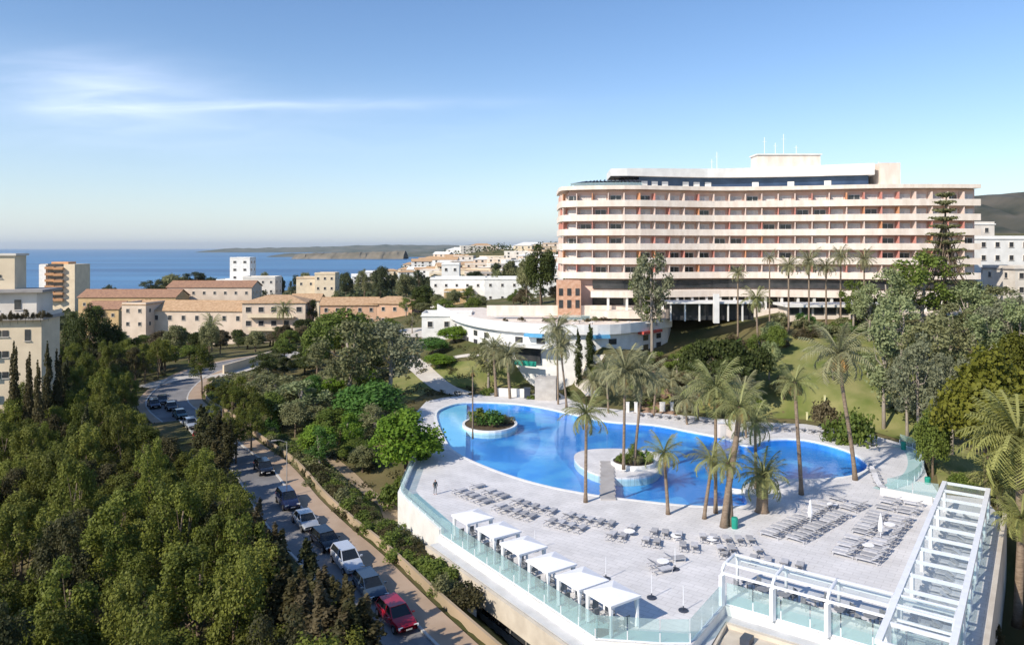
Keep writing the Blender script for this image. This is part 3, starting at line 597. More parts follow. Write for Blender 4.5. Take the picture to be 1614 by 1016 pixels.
# crowns live in unit space of about: height 10, drawn per kind; each returns (trunk mesh, crown mesh, nominal height, nominal width)
LIB = {}
def make_kind(kind, v):
    g = random.Random(hash((kind.__len__(), v, kind[0])) if False else sum(map(ord, kind))*31+v)
    C = []; Rr = []; Nn = []; mt = 'trunk'; size = 0.3
    if kind == 'pine':
        h = 10.0; n = 30
        for k in range(n):
            a = g.uniform(0, 2*pi); t = g.random(); rad = 2.6*sqrt(g.random())*(1.0-0.3*t); z = 4.9 + 4.5*t*(1-0.06*rad*rad)
            C.append((rad*cos(a), rad*sin(a), z)); r = g.uniform(0.38, 0.82); Rr.append((r, r, r*g.uniform(1.0, 1.7))); Nn.append(int(620*r*r))
        for k in range(6):
            a = g.uniform(0, 2*pi); rad = g.uniform(1.4, 2.6); C.append((rad*cos(a), rad*sin(a), g.uniform(3.8, 5.6))); Rr.append(0.8); Nn.append(230)
        size = 0.16; W = 6.2; rn = 0.5; shell = 0.55
    elif kind == 'cluster':      # roundish dense broadleaf
        h = 8.0
        for k in range(24):
            a = g.uniform(0, 2*pi); u = g.uniform(-0.7, 1); s_ = sqrt(max(0, 1-u*u)); rad = 2.3*s_*g.uniform(0.7, 1.0)
            C.append((rad*cos(a), rad*sin(a), 4.6 + 2.4*u*g.uniform(0.8, 1.05))); r = g.uniform(0.7, 1.25); Rr.append(r); Nn.append(int(300*r*r))
        C.append((0, 0, 4.6)); Rr.append((2.0, 2.0, 2.2)); Nn.append(700)
        size = 0.24; W = 6.4; rn = 0.6; shell = 0.45
    elif kind == 'airy':         # eucalyptus / olive: loose, gaps
        h = 10.0; mt = 'trunk_grey'
        for k in range(34):
            a = g.uniform(0, 2*pi); t = g.random(); rad = (1.2+2.2*sin(pi*min(1, t*1.05)))*sqrt(g.random()); C.append((rad*cos(a), rad*sin(a), 3.4 + 6.2*t))
            r = g.uniform(0.5, 1.1); Rr.append((r, r, r*1.15)); Nn.append(int(150*r*r))
        size = 0.26; W = 7.0; rn = 1.0; shell = 0.2
    elif kind == 'flat':         # umbrella-like dark pine
        h = 7.0
        for k in range(34):
            a = g.uniform(0, 2*pi); rad = 4.6*sqrt(g.random()); C.append((rad*cos(a), rad*sin(a), 3.2 + 3.0*(1-(rad/5.2)**2)*g.uniform(0.55, 1))); r = g.uniform(0.8, 1.3); Rr.append((r, r, r*0.75)); Nn.append(int(300*r*r))
        size = 0.25; W = 11.0; rn = 0.6; shell = 0.5
    elif kind == 'cypress':
        h = 10.0
        for k in range(22):
            t = k/21; rad = 0.85*(sin(pi*min(1, 0.12+t*0.85))**0.7)*(1-0.35*t); a = g.uniform(0, 2*pi); C.append((0.22*cos(a), 0.22*sin(a), 0.8 + 8.9*t)); Rr.append((max(rad, .12), max(rad, .12), 0.65)); Nn.append(int(60+260*rad))
        size = 0.2; W = 2.0; rn = 0.6; shell = 0.6
    elif kind == 'poplar':
        h = 12.0; mt = 'trunk_grey'
        for k in range(30):
            t = g.random(); rad = 1.5*sin(pi*(0.15+0.8*t))*sqrt(g.random()); a = g.uniform(0, 2*pi); C.append((rad*cos(a), rad*sin(a), 3+8.6*t)); r = g.uniform(0.5, 0.95); Rr.append((r, r, r*1.5)); Nn.append(int(190*r*r))
        size = 0.25; W = 4.2; rn = 1.0; shell = 0.25
    elif kind == 'bush':
        h = 2.0
        for k in range(12):
            a = g.uniform(0, 2*pi); rad = 1.1*sqrt(g.random()); C.append((rad*cos(a), rad*sin(a), 0.35+1.1*g.random()*(1-rad*0.4))); r = g.uniform(0.3, 0.6); Rr.append(r); Nn.append(int(600*r*r))
        size = 0.15; W = 2.8; rn = 0.7; shell = 0.4
    elif kind == 'araucaria':
        h = 18.0
        for k in range(15):
            z = 3.0 + 14.2*k/14; L_ = 3.6*(1-0.82*k/14)
            nb = 7
            for j in range(nb):
                a = 2*pi*(j+0.5*(k % 2))/nb + g.uniform(-.15, .15); 
                for q in range(3):
                    f = (q+1)/3; C.append((L_*f*cos(a), L_*f*sin(a), z + 0.35*f)); Rr.append((0.42+0.1*q, 0.42+0.1*q, 0.16)); Nn.append(26)
        size = 0.26; W = 7.6; rn = 0.7; shell = 0.3
    lim = [C[i] for i in g.sample(range(len(C)), min(9, len(C)))] if kind not in ('cypress', 'bush') else []
    if kind == 'araucaria': lim = [c for c in C[2::3]][:70]
    cm = leaf_mesh(kind+'_crown', C, Rr, Nn, size, v*7+3, rnd=rn, shell=shell)
    th = {'bush': 0.5, 'cypress': 0.6}.get(kind, 0.8)
    r0 = {'pine': .17, 'cluster': .2, 'airy': .22, 'flat': .25, 'cypress': .12, 'poplar': .17, 'bush': .06, 'araucaria': .22}[kind]
    tm = wood_mesh(kind+'_trunk', h, r0, lim, (g.uniform(-.5, .5), g.uniform(-.5, .5)) if kind in ('pine', 'airy') else (0, 0), mt, v, 0.98 if kind == 'araucaria' else th)
    return tm, cm, h, W
def kindlib(kind, v):
    if (kind, v) not in LIB: LIB[(kind, v)] = make_kind(kind, v)
    return LIB[(kind, v)]
NVAR = {'pine': 8, 'cluster': 5, 'airy': 5, 'flat': 2, 'cypress': 3, 'poplar': 2, 'bush': 5, 'araucaria': 1}
def plant(kind, x, y, z, h, wd, lm, name, label, cat, group=None, v=None, rz=None):
    v = R.randrange(NVAR[kind]) if v is None else v % NVAR[kind]
    tm, cm, nh, nw = kindlib(kind, v)
    o = empty(name, (x, y, z), label, cat, group, R.uniform(0, 6.28) if rz is None else rz, world=False)
    o.scale = (wd/nw, wd/nw, h/nh)
    t = child('trunk', tm, o)
    c = child('crown' if kind != 'bush' else 'foliage', cm, o)
    c.material_slots[0].link = 'OBJECT'; c.material_slots[0].material = LM[lm]
    return o
def T(kind, px, Y, pytop, wpx, lm, name, label, cat='tree', group=None, z=None, v=None):
    x = PX(px, Y); z = H(x, Y) if z is None else z; h = ZT(pytop, Y) - z; wd = wpx*Y/F
    return plant(kind, x, Y, z-0.1, max(h, 0.6), wd, lm, name, label, cat, group, v)

# --- garden trees
T('airy', 614, 133, 512, 118, 'grey', 'olive_tree', 'large grey-green tree with a bare trunk at the edge of the small left lawn')
T('airy', 552, 130, 508, 120, 'olive', 'olive_tree', 'wide yellowish olive tree just left of the big grey-green one')
T('cluster', 541, 178, 484, 105, 'green', 'broadleaf_tree', 'dark green domed tree in front of the peach house')
T('cluster', 500, 165, 505, 60, 'green', 'broadleaf_tree', 'smaller dark green tree at the left foot of the domed one')
T('cluster', 585, 118, 600, 130, 'bright', 'broadleaf_tree', 'bright mid-green tree between the olive tree and the lime-green tree')
T('cluster', 640, 96, 640, 130, 'lime', 'broadleaf_tree', 'lime-green bushy tree at the left corner of the pool deck', v=1)
T('cluster', 498, 104, 668, 70, 'lime', 'broadleaf_tree', 'small lime-green tree on the grass beside the roadside hedge')
T('airy', 430, 128, 590, 100, 'olive', 'olive_tree', 'olive-yellow tree beside the road, left of the pool garden')
T('airy', 470, 122, 600, 100, 'pale', 'olive_tree', 'pale green tree in the left garden above the lime-green sapling')
T('cluster', 520, 116, 640, 80, 'green', 'broadleaf_tree', 'mid-green tree in the middle of the left garden slope')
T('cluster', 560, 104, 690, 66, 'green', 'broadleaf_tree', 'dark green tree below and left of the lime-green bushy tree')
T('airy', 380, 140, 585, 80, 'olive', 'olive_tree', 'olive tree standing over the bend of the road')
T('cluster', 350, 150, 600, 60, 'yellow', 'broadleaf_tree', 'yellow-green tree at the bend of the road')
T('cluster', 716, 168, 513, 62, 'lime', 'broadleaf_tree', 'bright green tree against the left wall of the curved white building')
T('cluster', 682, 162, 530, 60, 'bright', 'broadleaf_tree', 'low bright green tree left of the curved white building')
T('cluster', 692, 152, 556, 60, 'lime', 'bush', 'lime-green shrub beside the garden path', 'shrub')
T('bush', 608, 90, 752, 66, 'green', 'bush', 'dark green shrub at the foot of the white deck wall', 'shrub')
T('bush', 640, 93, 735, 50, 'green', 'bush', 'dark shrub below the lime-green tree', 'shrub')
T('cypress', 559, 93, 776, 20, 'darkpine', 'cypress_tree', 'tiny dark conical shrub by the earth path', 'shrub')
T('cluster', 668, 262, 447, 46, 'darkpine', 'broadleaf_tree', 'dark tree touching the right end of the peach house')
T('cluster', 690, 250, 462, 30, 'olive', 'broadleaf_tree', 'small olive-coloured tree right of the peach house')
T('airy', 770, 143, 535, 64, 'olive', 'olive_tree', 'olive-coloured tree on the round lawn near the curved building')
T('flat', 1145, 124, 522, 158, 'darkpine', 'spreading_pine', 'broad dark spreading pine in the middle of the garden', v=0)
T('bush', 1105, 130, 575, 90, 'brown', 'bush', 'brownish shrub left of the spreading pine', 'shrub')
T('poplar', 1393, 112, 470, 66, 'pale', 'poplar_tree', 'tall pale grey-green tree with a slim pale trunk on the right lawn')
T('airy', 1400, 140, 425, 74, 'pale', 'broadleaf_tree', 'pale lime tree in front of the right half of the hotel')
T('airy', 1452, 142, 400, 110, 'green', 'broadleaf_tree', 'mid-green tree just left of the tall tiered conifer')
T('araucaria', 1489, 146, 300, 90, 'olive', 'tiered_conifer', 'very tall tiered conifer rising before the right end of the hotel')
T('airy', 1525, 136, 455, 90, 'pale', 'broadleaf_tree', 'pale airy tree right of the tiered conifer')
T('airy', 1590, 128, 470, 90, 'grey', 'broadleaf_tree', 'grey-green airy tree at the right edge of the photo')
T('airy', 1475, 118, 500, 100, 'olive', 'broadleaf_tree', 'olive airy tree behind the right lawn, below the tiered conifer')
T('airy', 1447, 101, 540, 90, 'grey', 'broadleaf_tree', 'grey-leaved tree with dark trunk right of the lawn')
T('airy', 1500, 100, 560, 80, 'grey', 'broadleaf_tree', 'grey-leaved tree close to the big yellow-green tree')
T('cluster', 1556, 88, 533, 170, 'yellow', 'broadleaf_tree', 'big dense yellow-green tree at the right edge of the garden', v=2)
T('cluster', 1470, 92, 640, 60, 'green', 'broadleaf_tree', 'dark green small tree at the foot of the yellow-green one')
T('cluster', 1605, 110, 520, 80, 'yellow', 'broadleaf_tree', 'yellow-green tree half out of the frame at the right')
T('airy', 1028, 150, 396, 78, 'grey', 'broadleaf_tree', 'dark grey-green double-crowned tree in front of the left half of the hotel')
T('airy', 1012, 152, 405, 40, 'green', 'broadleaf_tree', 'narrow green tree touching the double-crowned one before the hotel')
T('cluster', 852, 205, 380, 52, 'darkpine', 'broadleaf_tree', 'dark olive tree at the left end of the hotel')
T('cluster', 830, 215, 398, 40, 'olive', 'broadleaf_tree', 'olive tree further left of the hotel end')
T('cypress', 1575, 57, 985, 26, 'cypress', 'cypress_tree', 'small dark cypress on the tan yard at the lower right corner')
T('cypress', 912, 141, 520, 16, 'darkpine', 'cypress_tree', 'thin dark cypress against the curved white wall')
T('cypress', 930, 141, 512, 18, 'darkpine', 'cypress_tree', 'thicker dark cypress beside the thin one at the curved wall')
T('bush', 1330, 106, 622, 84, 'green', 'bush', 'low dark shrub bed on the right lawn', 'shrub')
T('bush', 1300, 112, 615, 50, 'brown', 'bush', 'small brown shrub at the left of the lawn shrub bed', 'shrub')
T('bush', 1180, 122, 612, 60, 'green', 'bush', 'round shrub behind the narrow palms on the lawn', 'shrub')
T('bush', 1510, 120, 590, 60, 'green', 'bush', 'green shrub under the grey trees at the right', 'shrub')
for i, (px, dy, w_) in enumerate([(757, 0, 30), (776, -1.5, 34), (792, 1.5, 24)]):
    Y = c1[1] + dy; T('bush', px, Y, 634+i*8, w_+14, ['green', 'bright', 'olive'][i], 'bush', ['dark shrub left on the round pool island', 'bright shrub in the middle of the round pool island', 'olive shrub at the right rim of the round pool island'][i], 'shrub', z=0.05)
for i, (dx, dy) in enumerate([(-1.5, -0.8), (0.2, -1.3), (1.5, -0.4), (0.3, 0.8)]):
    plant('bush', c2[0]+dx, c2[1]+dy, 0.45, 1.7+0.2*i, 2.2, ['green', 'olive', 'lime', 'green'][i], 'bush', ['dark shrub at the left of the oval planter', 'olive shrub at the front of the oval planter', 'lime shrub at the right of the oval planter', 'green shrub at the back of the oval planter'][i], 'shrub')
# shrubs below the hotel terrace and round the curved building, hedges of many plants
rb = random.Random(21)
def shrubs(n, px0, px1, y0, y1, hs, ws, lms, label, group, kind='bush', nm='bush', cat='shrub', avoid=None):
    k = 0; tries = 0
    while k < n and tries < n*30:
        tries += 1; px = rb.uniform(px0, px1); Y = rb.uniform(y0, y1); x = PX(px, Y)
        if avoid and avoid(x, Y): continue
        plant(kind, x, Y, H(x, Y)-0.1, rb.uniform(*hs), rb.uniform(*ws), rb.choice(lms), nm, label, cat, group); k += 1
inD = lambda x, y: pip(x, y, DECK) or polyd(x, y, DECK_BACK, False) < 2
shrubs(46, 1060, 1480, 138, 150, (1.5, 3.6), (2.5, 5), ['green', 'brown', 'olive', 'bright'], 'shrub of the mixed planting below the hotel terrace', 'shrubs planted below the hotel terrace')
shrubs(16, 760, 930, 132, 141, (1.0, 2.2), (2, 3.4), ['green', 'brown', 'olive'], 'shrub at the foot of the curved white building', 'shrubs along the curved building')
shrubs(18, 1000, 1110, 122, 146, (1.0, 2.6), (2, 4), ['brown', 'olive', 'green'], 'brownish shrub on the rocky bank right of the curved building', 'shrubs on the rocky bank', avoid=inD)
shrubs(16, 1400, 1560, 108, 135, (1.5, 3.5), (3, 5), ['green', 'olive', 'grey'], 'shrub among the grey trees right of the lawn', 'shrubs right of the lawn', avoid=inD)
shrubs(12, 1500, 1600, 76, 92, (1.2, 2.6), (2.4, 4), ['green', 'olive'], 'low shrub under the big palm and yellow-green tree', 'shrubs below the big palm', avoid=lambda x, y: inD(x, y) or x < PX(1500, y))
shrubs(30, 430, 600, 98, 150, (1.0, 3.0), (2, 4.5), ['green', 'olive', 'grey', 'bright'], 'shrub scattered over the left garden slope', 'shrubs on the left garden slope', avoid=lambda x, y: inD(x, y) or polyd(x, y, ROAD_C, False) < 8)
gt = random.Random(77)
def grove(n, px0, px1, y0, y1, hs, ws, kinds, lms, label, group, nm='broadleaf_tree', gap=3.5):
    done = []; tr_ = 0
    while len(done) < n and tr_ < 3000:
        tr_ += 1; px = gt.uniform(px0, px1); Y = gt.uniform(y0, y1); x = PX(px, Y)
        if inD(x, Y) or polyd(x, Y, ROAD_C, False) < 8.5 or polyd(x, Y, DECK) < 4 or any((x-a)**2+(Y-b)**2 < gap*gap for a, b in done): continue
        if pip(px, HY+(CH-H(x, Y))*F/Y, [(590,580),(840,560),(1000,560),(1000,640),(590,645)]): continue
        done.append((x, Y)); plant(gt.choice(kinds), x, Y, H(x, Y)-0.1, gt.uniform(*hs), gt.uniform(*ws), gt.choice(lms), nm, label, 'tree', group)
grove(34, 410, 600, 96, 150, (3.5, 6.5), (3.6, 6.5), ['cluster', 'airy', 'airy'], ['green', 'olive', 'bright', 'lime', 'olive'], 'small tree in the mixed thicket of the left garden slope', 'small trees of the left garden thicket')
grove(22, 400, 620, 150, 215, (4, 8), (5, 8), ['cluster', 'airy'], ['green', 'olive', 'darkpine'], 'tree in the belt behind the left garden, before the peach house', 'trees before the peach house', gap=5)
grove(40, 110, 480, 172, 240, (4, 8), (5, 9), ['cluster', 'pine', 'cluster'], ['darkpine', 'olive', 'green', 'brown'], 'dark tree between the road bend and the terracotta-roofed houses', 'trees between the bend and the houses', gap=5)
grove(16, 640, 760, 205, 280, (4, 7), (5, 8), ['cluster', 'airy'], ['green', 'olive', 'darkpine'], 'tree in the hollow between the peach house and the white villas', 'trees between the peach house and the villas', gap=5)
grove(12, 800, 900, 205, 250, (3, 6), (4, 6), ['cluster', 'airy'], ['green', 'olive', 'brown'], 'tree below the left end of the hotel beside the white villas', 'trees below the left end of the hotel', gap=4)
shrubs(26, 990, 1120, 124, 150, (1.5, 3.0), (2.5, 4.5), ['brown', 'olive', 'green', 'grey'], 'low shrub on the slope left of the spreading pine', 'shrubs on the slope left of the spreading pine', avoid=inD)
grove(13, 1065, 1240, 122, 142, (3.5, 7), (4, 6.5), ['airy', 'airy', 'cluster'], ['pale', 'olive', 'green', 'pale'], 'pale small tree on the slope between the pool and the hotel', 'small trees between the pool and the hotel', gap=4.5)
grove(6, 1290, 1390, 124, 142, (3, 5), (4, 6), ['airy'], ['pale', 'olive'], 'small pale tree high on the right lawn', 'small trees high on the right lawn', gap=5)
# roadside hedge between pavement and garden, then planting along the building
hl = offset(ROAD_C, -8.2); k = 0
for i in range(len(hl)-1):
    for t in (0, 0.5):
        x = hl[i][0]+(hl[i+1][0]-hl[i][0])*t; y = hl[i][1]+(hl[i+1][1]-hl[i][1])*t
        if 60 < y < 165:
            for j in range(2 if y > 72 else 1):
                plant('bush', x+R.uniform(-.5, .9)+j*1.2, y+R.uniform(-.6, .6), -1.9-0.7*j, R.uniform(1.5, 2.3), R.uniform(2.8, 3.8), R.choice(['green', 'cypress', 'olive']), 'hedge_shrub', 'shrub in the long hedge beside the tan pavement', 'shrub', 'hedge shrubs along the pavement')
shrubs(16, 600, 700, 60, 76, (0.8, 1.8), (1.6, 2.8), ['olive', 'grey', 'green'], 'shrub in the strip between pavement and white building', 'shrubs below the pool building', avoid=lambda x, y: pip(x, y, DECK) or polyd(x, y, ROAD_C, False) < 9 or polyd(x, y, FRONT, False) < 3.0)

# --- the wood: pines one by one
fr_ = random.Random(5)
EDGE = [(330,560),(318,640),(330,700),(372,722),(398,760),(405,800),(430,842),(470,880),(530,935),(600,1000),(640,1040),(720,1160)]
def edge_x(py):
    if py <= EDGE[0][1]: return EDGE[0][0]
    for a, b in zip(EDGE, EDGE[1:]):
        if a[1] <= py <= b[1]: return a[0]+(b[0]-a[0])*(py-a[1])/(b[1]-a[1])
    return 760
HOLE = [(212,596),(335,590),(335,680),(324,704),(292,690),(250,652),(220,636)]
pts = []; tries = 0
while len(pts) < 270 and tries < 60000:
    tries += 1
    Y = fr_.uniform(34, 172); x = fr_.uniform(PX(-60, Y)-3, PX(650, Y))
    if any((x-a)**2+(Y-b)**2 < (2.9+0.008*Y)**2 for a, b, _ in pts): continue
    if polyd(x, Y, ROAD_C, False) < (1.9 if Y < 118 else 6.2) and Y < 215: continue
    h = fr_.uniform(7.2, 12.2) if Y < 120 else fr_.uniform(7.5, 11)
    z = H(x, Y); r = 2.6; s = F/Y
    px = CX + x*s; pt = HY + (CH-z-h*0.98)*s; pb = HY + (CH-z-h*0.45)*s; pc = (pt+pb)/2; rp = r*s
    if any(px + rp*0.35 > edge_x(q) for q in (pt, pc, pb)): continue
    if any(pip(px+dx*rp, q, HOLE) for dx in (-.8, 0, .8) for q in (pt, pc, pb)): continue
    if Y > 100 and px < 112 and pt < 600 and Y < 150: continue
    if Y > 130 and pt < 522+ (px < 300)*8: h *= 0.8
    pts.append((x, Y, h))
for (x, y, h) in pts:
    if y < 62: lb, gp = 'aleppo pine in the front of the dense wood, at the bottom of the photo', 'pines at the front of the wood'
    elif y < 92: lb, gp = 'aleppo pine in the middle of the dense wood left of the road', 'pines in the middle of the wood'
    elif y < 125: lb, gp = 'aleppo pine far back in the wood, beside the cream apartment block or the bend', 'pines at the back of the wood'
    else: lb, gp = 'pine beyond the wood, before the terracotta-roofed houses', 'pines before the terracotta houses'
    plant('pine', x, y, H(x, y)-0.2, h, fr_.uniform(4.4, 6.4), 'pine' if fr_.random() < 0.86 else 'cypress', 'pine_tree', lb, 'tree', gp)
for i, (px, py) in enumerate([(352,655),(366,676),(384,700),(376,650),(396,722),(330,720),(350,735),(372,745),(405,700),(392,676)]):
    Y = (128, 122, 112, 132, 106, 108, 104, 100, 117, 124)[i]; x = PX(px, Y); z = H(x, Y); plant('pine', x, Y, z, max(6.5, (ZT(py, Y)-z)*1.12), 4.6, 'pine', 'pine_tree', 'pine leaning over the road between the far bend and the first parked car', 'tree', 'pines hiding the middle of the road')
# reddish thin cypress-like trees at the wood's right edge
for i, (px, py, h) in enumerate([(372,700,8.5),(388,716,8),(402,745,7),(412,700,6.5),(395,690,7)]):
    x, y = P(px, py+40, -1.5); 
    if polyd(x, y, ROAD_C, False) < 4.6: x -= 4.5
    plant('cypress', x, y, H(x, y), h, 2.7, 'cypress', 'cypress_tree', 'slim brownish cypress at the right edge of the wood by the road bend', 'tree', 'cypresses by the road bend')
for i, (px, pt, Y) in enumerate([(22,545,100),(45,562,98),(75,545,101),(92,556,102),(104,570,104),(135,640,90),(60,575,96)]):
    T('cypress', px, Y, pt, 22, 'cypress', 'cypress_tree', 'dark narrow cypress in front of the cream apartment block', 'tree', 'cypresses before the cream apartment block')
# trees between the houses beyond the bend
for i, (px, Y, pt, wd, lm) in enumerate([(140,172,474,62,'darkpine'),(118,180,490,40,'darkpine'),(165,176,500,50,'darkpine'),(185,178,520,46,'green'),(276,195,508,46,'olive'),(312,205,520,40,'darkpine'),(215,182,528,60,'pine'),(260,176,540,50,'pine'),(390,225,528,46,'darkpine'),(425,232,532,50,'brown'),(460,236,530,40,'darkpine'),(478,250,500,40,'darkpine'),(488,262,470,30,'darkpine'),(330,195,505,34,'palm'),(152,300,478,30,'green'),(236,300,470,20,'darkpine')]):
    T('cluster' if i % 3 else 'pine', px, Y, pt, wd, lm if lm != 'palm' else 'olive', 'broadleaf_tree', 'dark tree standing among the terracotta-roofed houses', 'tree', 'trees among the terracotta-roofed houses')
# far individual trees
for i, (px, Y, pt, wd) in enumerate([(130,420,452,34),(172,430,448,30),(240,520,440,60),(275,540,431,62),(305,540,428,60),(335,560,436,46),(418,520,428,24),(440,540,432,24),(466,520,432,26),(482,540,426,26),(520,480,436,34),(545,470,428,30),(575,430,422,38),(600,420,418,34),(618,430,430,30),(640,400,430,40),(660,420,424,30),(688,420,432,50),(720,430,430,40),(750,440,426,40),(785,330,412,34),(805,340,408,34),(822,320,416,30),(760,310,440,30),(735,300,470,26),(905,190,470,20),(700,330,452,20),(530,330,455,30),(600,340,450,30),(420,330,455,30),(455,340,452,24)]):
    T('cluster' if i % 2 else 'pine', px, Y, pt, wd, 'far' if i % 3 else 'olive', 'broadleaf_tree', 'distant dark tree between the villas and the sea', 'tree', 'distant trees between the villas and the sea')
# far woodland: one mass
g = random.Random(11); C = []; Rr = []; Nn = []
for k in range(1500):
    px = g.uniform(-40, 930); Y = exp(g.uniform(log(300), log(1500))); x = PX(px, Y); z = H(x, Y)
    if z < -24 or (px < 560 and Y > 620): continue
    r = g.uniform(3, 7) * (1 if Y < 700 else 1.2); C.append((x, Y, z+r*0.3)); Rr.append((r*1.3, r*1.3, r*0.75)); Nn.append(46 if Y < 600 else 26)
for k in range(500):
    x = g.uniform(100, 420); Y = g.uniform(190, 420); z = H(x, Y); r = g.uniform(2.5, 4.5); C.append((x, Y, z+r*0.3)); Rr.append((r*1.2, r*1.2, r)); Nn.append(40)
me = leaf_mesh('woodland', C, Rr, Nn, 2.0, 5, rnd=0.5, shell=0.6, mats=LM['far']); tag(link('woodland', me), kind='stuff')
# undergrowth under the pines and rough ground cover
C = []; Rr = []; Nn = []
for k in range(1500):
    x = g.uniform(-100, 5); Y = g.uniform(36, 170)
    d = polyd(x, Y, ROAD_C, False)
    if d < 6.3 or x > -4 + 0: continue
    px = CX+x*F/Y
    if px > 480 and d < 12: continue
    z = H(x, Y); r = g.uniform(0.4, 0.9); C.append((x, Y, z+0.2)); Rr.append((r*1.4, r*1.4, r)); Nn.append(34)
me = leaf_mesh('undergrowth', C, Rr, Nn, 0.3, 9, mats=LM['cypress']); tag(link('undergrowth', me), kind='stuff')

# brownish cypresses along the wood's near edge
k = 0
while k < 34:
    py = fr_.uniform(800, 1020); px = edge_x(py) - fr_.uniform(-2, 110); z = H(*P(px, py, 2)); x, y = P(px, py, z+7.0)
    if polyd(x, y, ROAD_C, False) < 1.8: continue
    plant('cypress', x, y, H(x, y), fr_.uniform(7.5, 9.5), fr_.uniform(2.2, 3.2), 'brown' if k % 3 == 0 else 'cypress', 'cypress_tree', 'brownish cypress in the strip of wood nearest the parked cars', 'tree', 'brownish cypresses beside the parked cars'); k += 1
for i, (px, Y, pt, wd, lm) in enumerate([(1420,128,470,80,'pale'),(1455,122,520,80,'grey'),(1500,130,480,80,'olive'),(1540,118,500,90,'pale'),(1565,124,490,90,'grey'),(1605,120,480,80,'pale'),(1430,108,560,70,'grey'),(1480,108,560,80,'grey'),(1370,140,450,60,'pale'),(1345,146,440,50,'green'),(1530,142,440,80,'pale'),(1575,140,450,90,'olive')]):
    T('airy', px, Y, pt, wd, lm, 'broadleaf_tree', 'pale airy tree in the thicket at the right, below the tiered conifer', 'tree', 'airy trees of the right-hand thicket')
# --- palms: trunk + crown of single fronds
def frond_mesh(name, L_, droop, wd, n, mats, seed):
    g = np.random.default_rng(seed); m = MB(); pts = []
    for k in range(n+1):
        t = k/n; a = 0.55 - droop*t*t*1.0 - 0.35*droop*t; pts.append((t, a))
    x, z = 0.0, 0.0; P3 = [(0.0, 0.0)]
    for k in range(n):
        a = pts[k][1]; x += cos(a)*L_/n; z += sin(a)*L_/n; P3.append((x, z))
    T_ = []
    def f3(p, val): m.face(p); T_.append(val)
    for k in range(n):
        (x0, z0), (x1, z1) = P3[k], P3[k+1]; f3([(x0,-.03,z0),(x0,.03,z0),(x1,.02,z1),(x1,-.02,z1)], 0.8)
        if k < 1: continue
        for s in (-1, 1):
            for q in (0, 0.5):
                t = (k+q)/n; xx = x0+(x1-x0)*q; zz = z0+(z1-z0)*q; l = wd*(sin(pi*min(1, 0.12+t*0.86))**0.6)*(0.85+0.3*g.random()); dx = l*0.55; dz = -l*(0.25+0.35*g.random())
                b = L_/n*0.30
                f3([(xx, 0, zz), (xx+b, 0, zz), (xx+dx+b*0.2, s*l*0.8, zz+dz)], g.random())
    me = m.mesh(name, mats); at = me.attributes.new('leaf', 'FLOAT', 'FACE'); at.data.foreach_set('value', [float(v) for v in T_]); return me
FR_ = {(mn, k): frond_mesh('frond', 1.0, dr, 0.30, 9, LM[mn], k) for mn in ('palm', 'palmgrey', 'palmbig') for k, dr in enumerate((0.55, 1.1, 1.8))}
FR_.update({('dry', k): frond_mesh('frond', 1.0, 2.2, 0.2, 6, LM['dry'], k) for k in range(3)})
def palm(bx, by, bz, tx_, ty_, tz_, rad, lm, label, n=26, r0=0.2, skirt=5, name='palm_tree', group=None, cat='palm', bulge=1.0):
    rad = rad*1.1; g = R; o = empty(name, (bx, by, bz), label, cat, group, 0, world=False)
    m = MB(); pts = []; rs = []; K_ = 9
    for k in range(K_+1):
        t = k/K_; e = t*t*(3-2*t)*0.5+t*0.5; pts.append(((tx_-bx)*e, (ty_-by)*e, -0.1+(tz_-bz+0.1)*t)); rs.append(r0*(1.35 if k == 0 else (1.0 - 0.25*t)*bulge + (0.12 if k == K_ else 0)))
    me = m.tube(pts, rs, 9).mesh('trunk', MT['palm_trunk']); me.shade_smooth(); child('trunk', me, o)
    ga = 2.39996; top = (tx_-bx, ty_-by, tz_-bz-0.05)
    for k in range(n):
        t = (k+0.5)/n; el = 1.15 - 1.75*t + g.uniform(-.12, .12); az = ga*k + g.uniform(-.2, .2); v = 0 if t < 0.35 else (1 if t < 0.75 else 2)
        s = rad*1.12*(0.85+0.3*g.random()); c = child('frond', FR_[(lm, v)], o, top, (0, -(el-0.45), az)); c.scale = (s, s, s)
    for k in range(skirt):
        az = ga*k; c = child('dry_frond', FR_[('dry', k % 3)], o, (top[0], top[1], top[2]-0.25), (0, 0.75+g.uniform(0, .5), az)); s = rad*0.62; c.scale = (s, s, s)
    return o
def palm_px(px, py, z, tpx, tpy, rad, lm, label, **kw):
    Y = F*(CH-z)/(py-HY); x = PX(px, Y); tx_ = PX(tpx, Y); return palm(x, Y, z, tx_, Y, ZT(tpy, Y), rad, lm, label, **kw)
def palm_Y(px, Y, tpx, tpy, rad, lm, label, **kw):
    x = PX(px, Y); return palm(x, Y, H(x, Y), PX(tpx, Y), Y, ZT(tpy, Y), rad, lm, label, **kw)
palm_px(923, 791, 0, 924, 650, 2.7, 'palm', 'slim palm at the near pool edge left of the footbridge')
palm_px(1053, 810, 0, 1047, 712, 2.3, 'palm', 'shorter palm on the deck just right of the footbridge', n=22)
palm_px(1110, 817, 0, 1122, 722, 2.2, 'palm', 'short palm on the deck, leftmost of the clump by the pool', n=20)
palm_px(1128, 808, 0, 1128, 612, 3.4, 'palm', 'tall palm in the deck clump with the highest wide crown', n=32)
palm_px(1141, 830, 0, 1166, 640, 2.7, 'palm', 'tall leaning palm with a thick trunk in the deck clump', r0=0.34)
palm_px(1152, 828, 0, 1148, 728, 2.0, 'palm', 'low-crowned palm at the front of the deck clump', r0=0.3, n=22)
palm_px(1201, 806, 0, 1203, 748, 2.6, 'palm', 'stout short palm with a thick trunk at the pool edge', n=40, r0=0.62, bulge=1.05)
